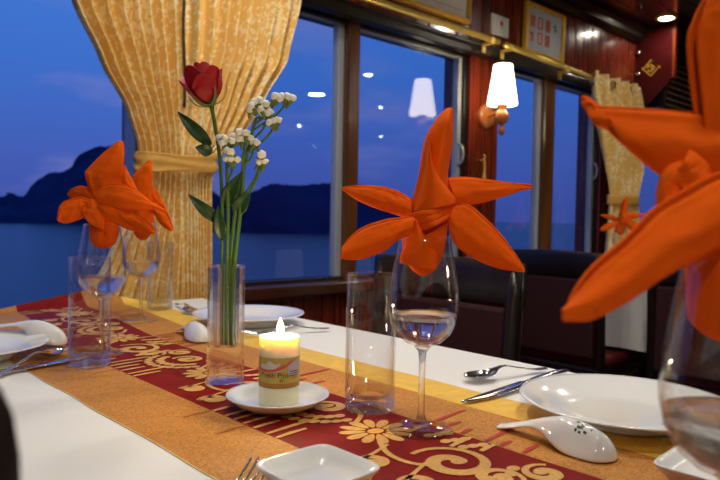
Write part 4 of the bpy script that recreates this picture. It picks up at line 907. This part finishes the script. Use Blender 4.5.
soup_spoon((.592, 1.120, TZ+.0032), -PI/2-.12, 'upturned white soup spoon behind the vase by the far plate')
cutlery_spoon((.708, .545, TZ+.0015), -.22, .150, 'steel spoon lying above the near plate on the white cloth')
knife((.621, .478, TZ+.0020), .03, .245, 'steel table knife beside the near plate on the yellow strip')
fork((.655, 1.010, TZ+.0020), -.26, .175, 'steel fork lying in front of the plate behind the candle')
cutlery_spoon((.716, 1.290, TZ+.0015), 1.30, .17, 'steel spoon behind the vase next to the curtain tumbler')
cutlery_spoon((.362, 1.052, TZ+.0020), PI+.72, .165, 'steel spoon in front of the left plate with its bowl on the runner')
knife((.375, .995, TZ+.0020), PI+.22, .235, 'steel knife with its blade tip behind the left tumbler')
fork((.327, .468, TZ+.0020), PI+.66, .180, 'steel fork at the bottom edge beside the square dish')
curtain_large(); curtain_far(); rods(); sconce(); pictures(); partition(); louvre(); lamps()
ch = make_chair(); ch['label'] = 'dark chair with red padded back at the near table below the middle window'
ch.location = (1.225, 1.035, 0); ch.rotation_euler = (0, 0, PI)
for (x, y, rz, sc, lab) in ((2.33, 1.355, 0, .87, 'dark chair drawn up to the neighbouring table beside the window wall'), (2.33, .80, 0, .87, 'dark chair at the neighbouring table behind the large foreground napkin'),
                        (.062, .412, 0, 1, 'blurred dark chair post at the lower left edge')):
    c = copy_tree(ch); c.location = (x, y, 0); c.rotation_euler = (0, 0, rz); c.scale = (1, sc, 1.062 if sc == 1 else .975); c['label'] = lab

# ------------------------------------------------------------------ dusk sky
w = bpy.data.worlds.new('dusk sky'); bpy.context.scene.world = w; w.use_nodes = True
nt = w.node_tree; nt.nodes.clear()
tc = nt.nodes.new('ShaderNodeTexCoord'); sp = nt.nodes.new('ShaderNodeSeparateXYZ'); nt.links.new(tc.outputs['Generated'], sp.inputs[0])
r = nt.nodes.new('ShaderNodeValToRGB'); E = r.color_ramp.elements
stops = [(0.0, (62, 80, 160)), (.08, (66, 92, 178)), (.20, (60, 108, 198)), (.40, (66, 122, 212)), (1.0, (50, 95, 190))]
E[0].position, E[0].color = 0, (*lin(stops[0][1]), 1); E[1].position, E[1].color = 1, (*lin(stops[-1][1]), 1)
for p, c in stops[1:-1]: e = E.new(p); e.color = (*lin(c), 1)
nt.links.new(sp.outputs[2], r.inputs[0])
mp = nt.nodes.new('ShaderNodeMapping'); mp.inputs['Scale'].default_value = (2.2, 2.2, 8); nt.links.new(tc.outputs['Generated'], mp.inputs[0])
n = nt.nodes.new('ShaderNodeTexNoise'); n.inputs['Scale'].default_value = 1.5; n.inputs['Detail'].default_value = 5; nt.links.new(mp.outputs[0], n.inputs['Vector'])
cr_ = nt.nodes.new('ShaderNodeValToRGB'); cr_.color_ramp.elements[0].position = .54; cr_.color_ramp.elements[1].position = .74; nt.links.new(n.outputs['Fac'], cr_.inputs[0])
mx = nt.nodes.new('ShaderNodeMix'); mx.data_type = 'RGBA'; nt.links.new(r.outputs[0], mx.inputs['A']); mx.inputs['B'].default_value = (*lin((122, 124, 185)), 1)
mu = nt.nodes.new('ShaderNodeMath'); mu.operation = 'MULTIPLY'; mu.inputs[1].default_value = .65; nt.links.new(cr_.outputs[0], mu.inputs[0]); nt.links.new(mu.outputs[0], mx.inputs['Factor'])
bg = nt.nodes.new('ShaderNodeBackground'); bg.inputs[1].default_value = 1.0; nt.links.new(mx.outputs['Result'], bg.inputs[0])
ow = nt.nodes.new('ShaderNodeOutputWorld'); nt.links.new(bg.outputs[0], ow.inputs[0])

# ------------------------------------------------------------------ camera
cd = bpy.data.cameras.new('camera'); cam = bpy.data.objects.new('camera', cd); C.objects.link(cam); bpy.context.scene.camera = cam
cd.sensor_width = 36; cd.lens = 663/720*36; cd.clip_start = .02; cd.clip_end = 3000
az, pt, rl = math.radians(43.1), math.radians(-1.95), math.radians(1.03)
f = Vector((math.sin(az)*math.cos(pt), math.cos(az)*math.cos(pt), math.sin(pt))); r0 = Vector((math.cos(az), -math.sin(az), 0)); u0 = r0.cross(f)
R_ = r0*math.cos(rl)+u0*math.sin(rl); U_ = u0*math.cos(rl)-r0*math.sin(rl)
cam.matrix_world = Matrix(((R_.x, U_.x, -f.x, 0), (R_.y, U_.y, -f.y, 0), (R_.z, U_.z, -f.z, .97), (0, 0, 0, 1)))
cd.dof.use_dof = True; cd.dof.focus_distance = .76; cd.dof.aperture_fstop = 9.5

sc = bpy.context.scene
sc.view_settings.view_transform = 'Standard'; sc.view_settings.look = 'None'; sc.view_settings.gamma = 1; sc.view_settings.exposure = .06; sc.view_settings.use_curve_mapping = False
cy = sc.cycles
cy.max_bounces = 20; cy.transmission_bounces = 16; cy.transparent_max_bounces = 24; cy.diffuse_bounces = 4; cy.glossy_bounces = 6
cy.sample_clamp_indirect = 6; cy.use_denoising = True; cy.caustics_refractive = True; cy.blur_glossy = .2
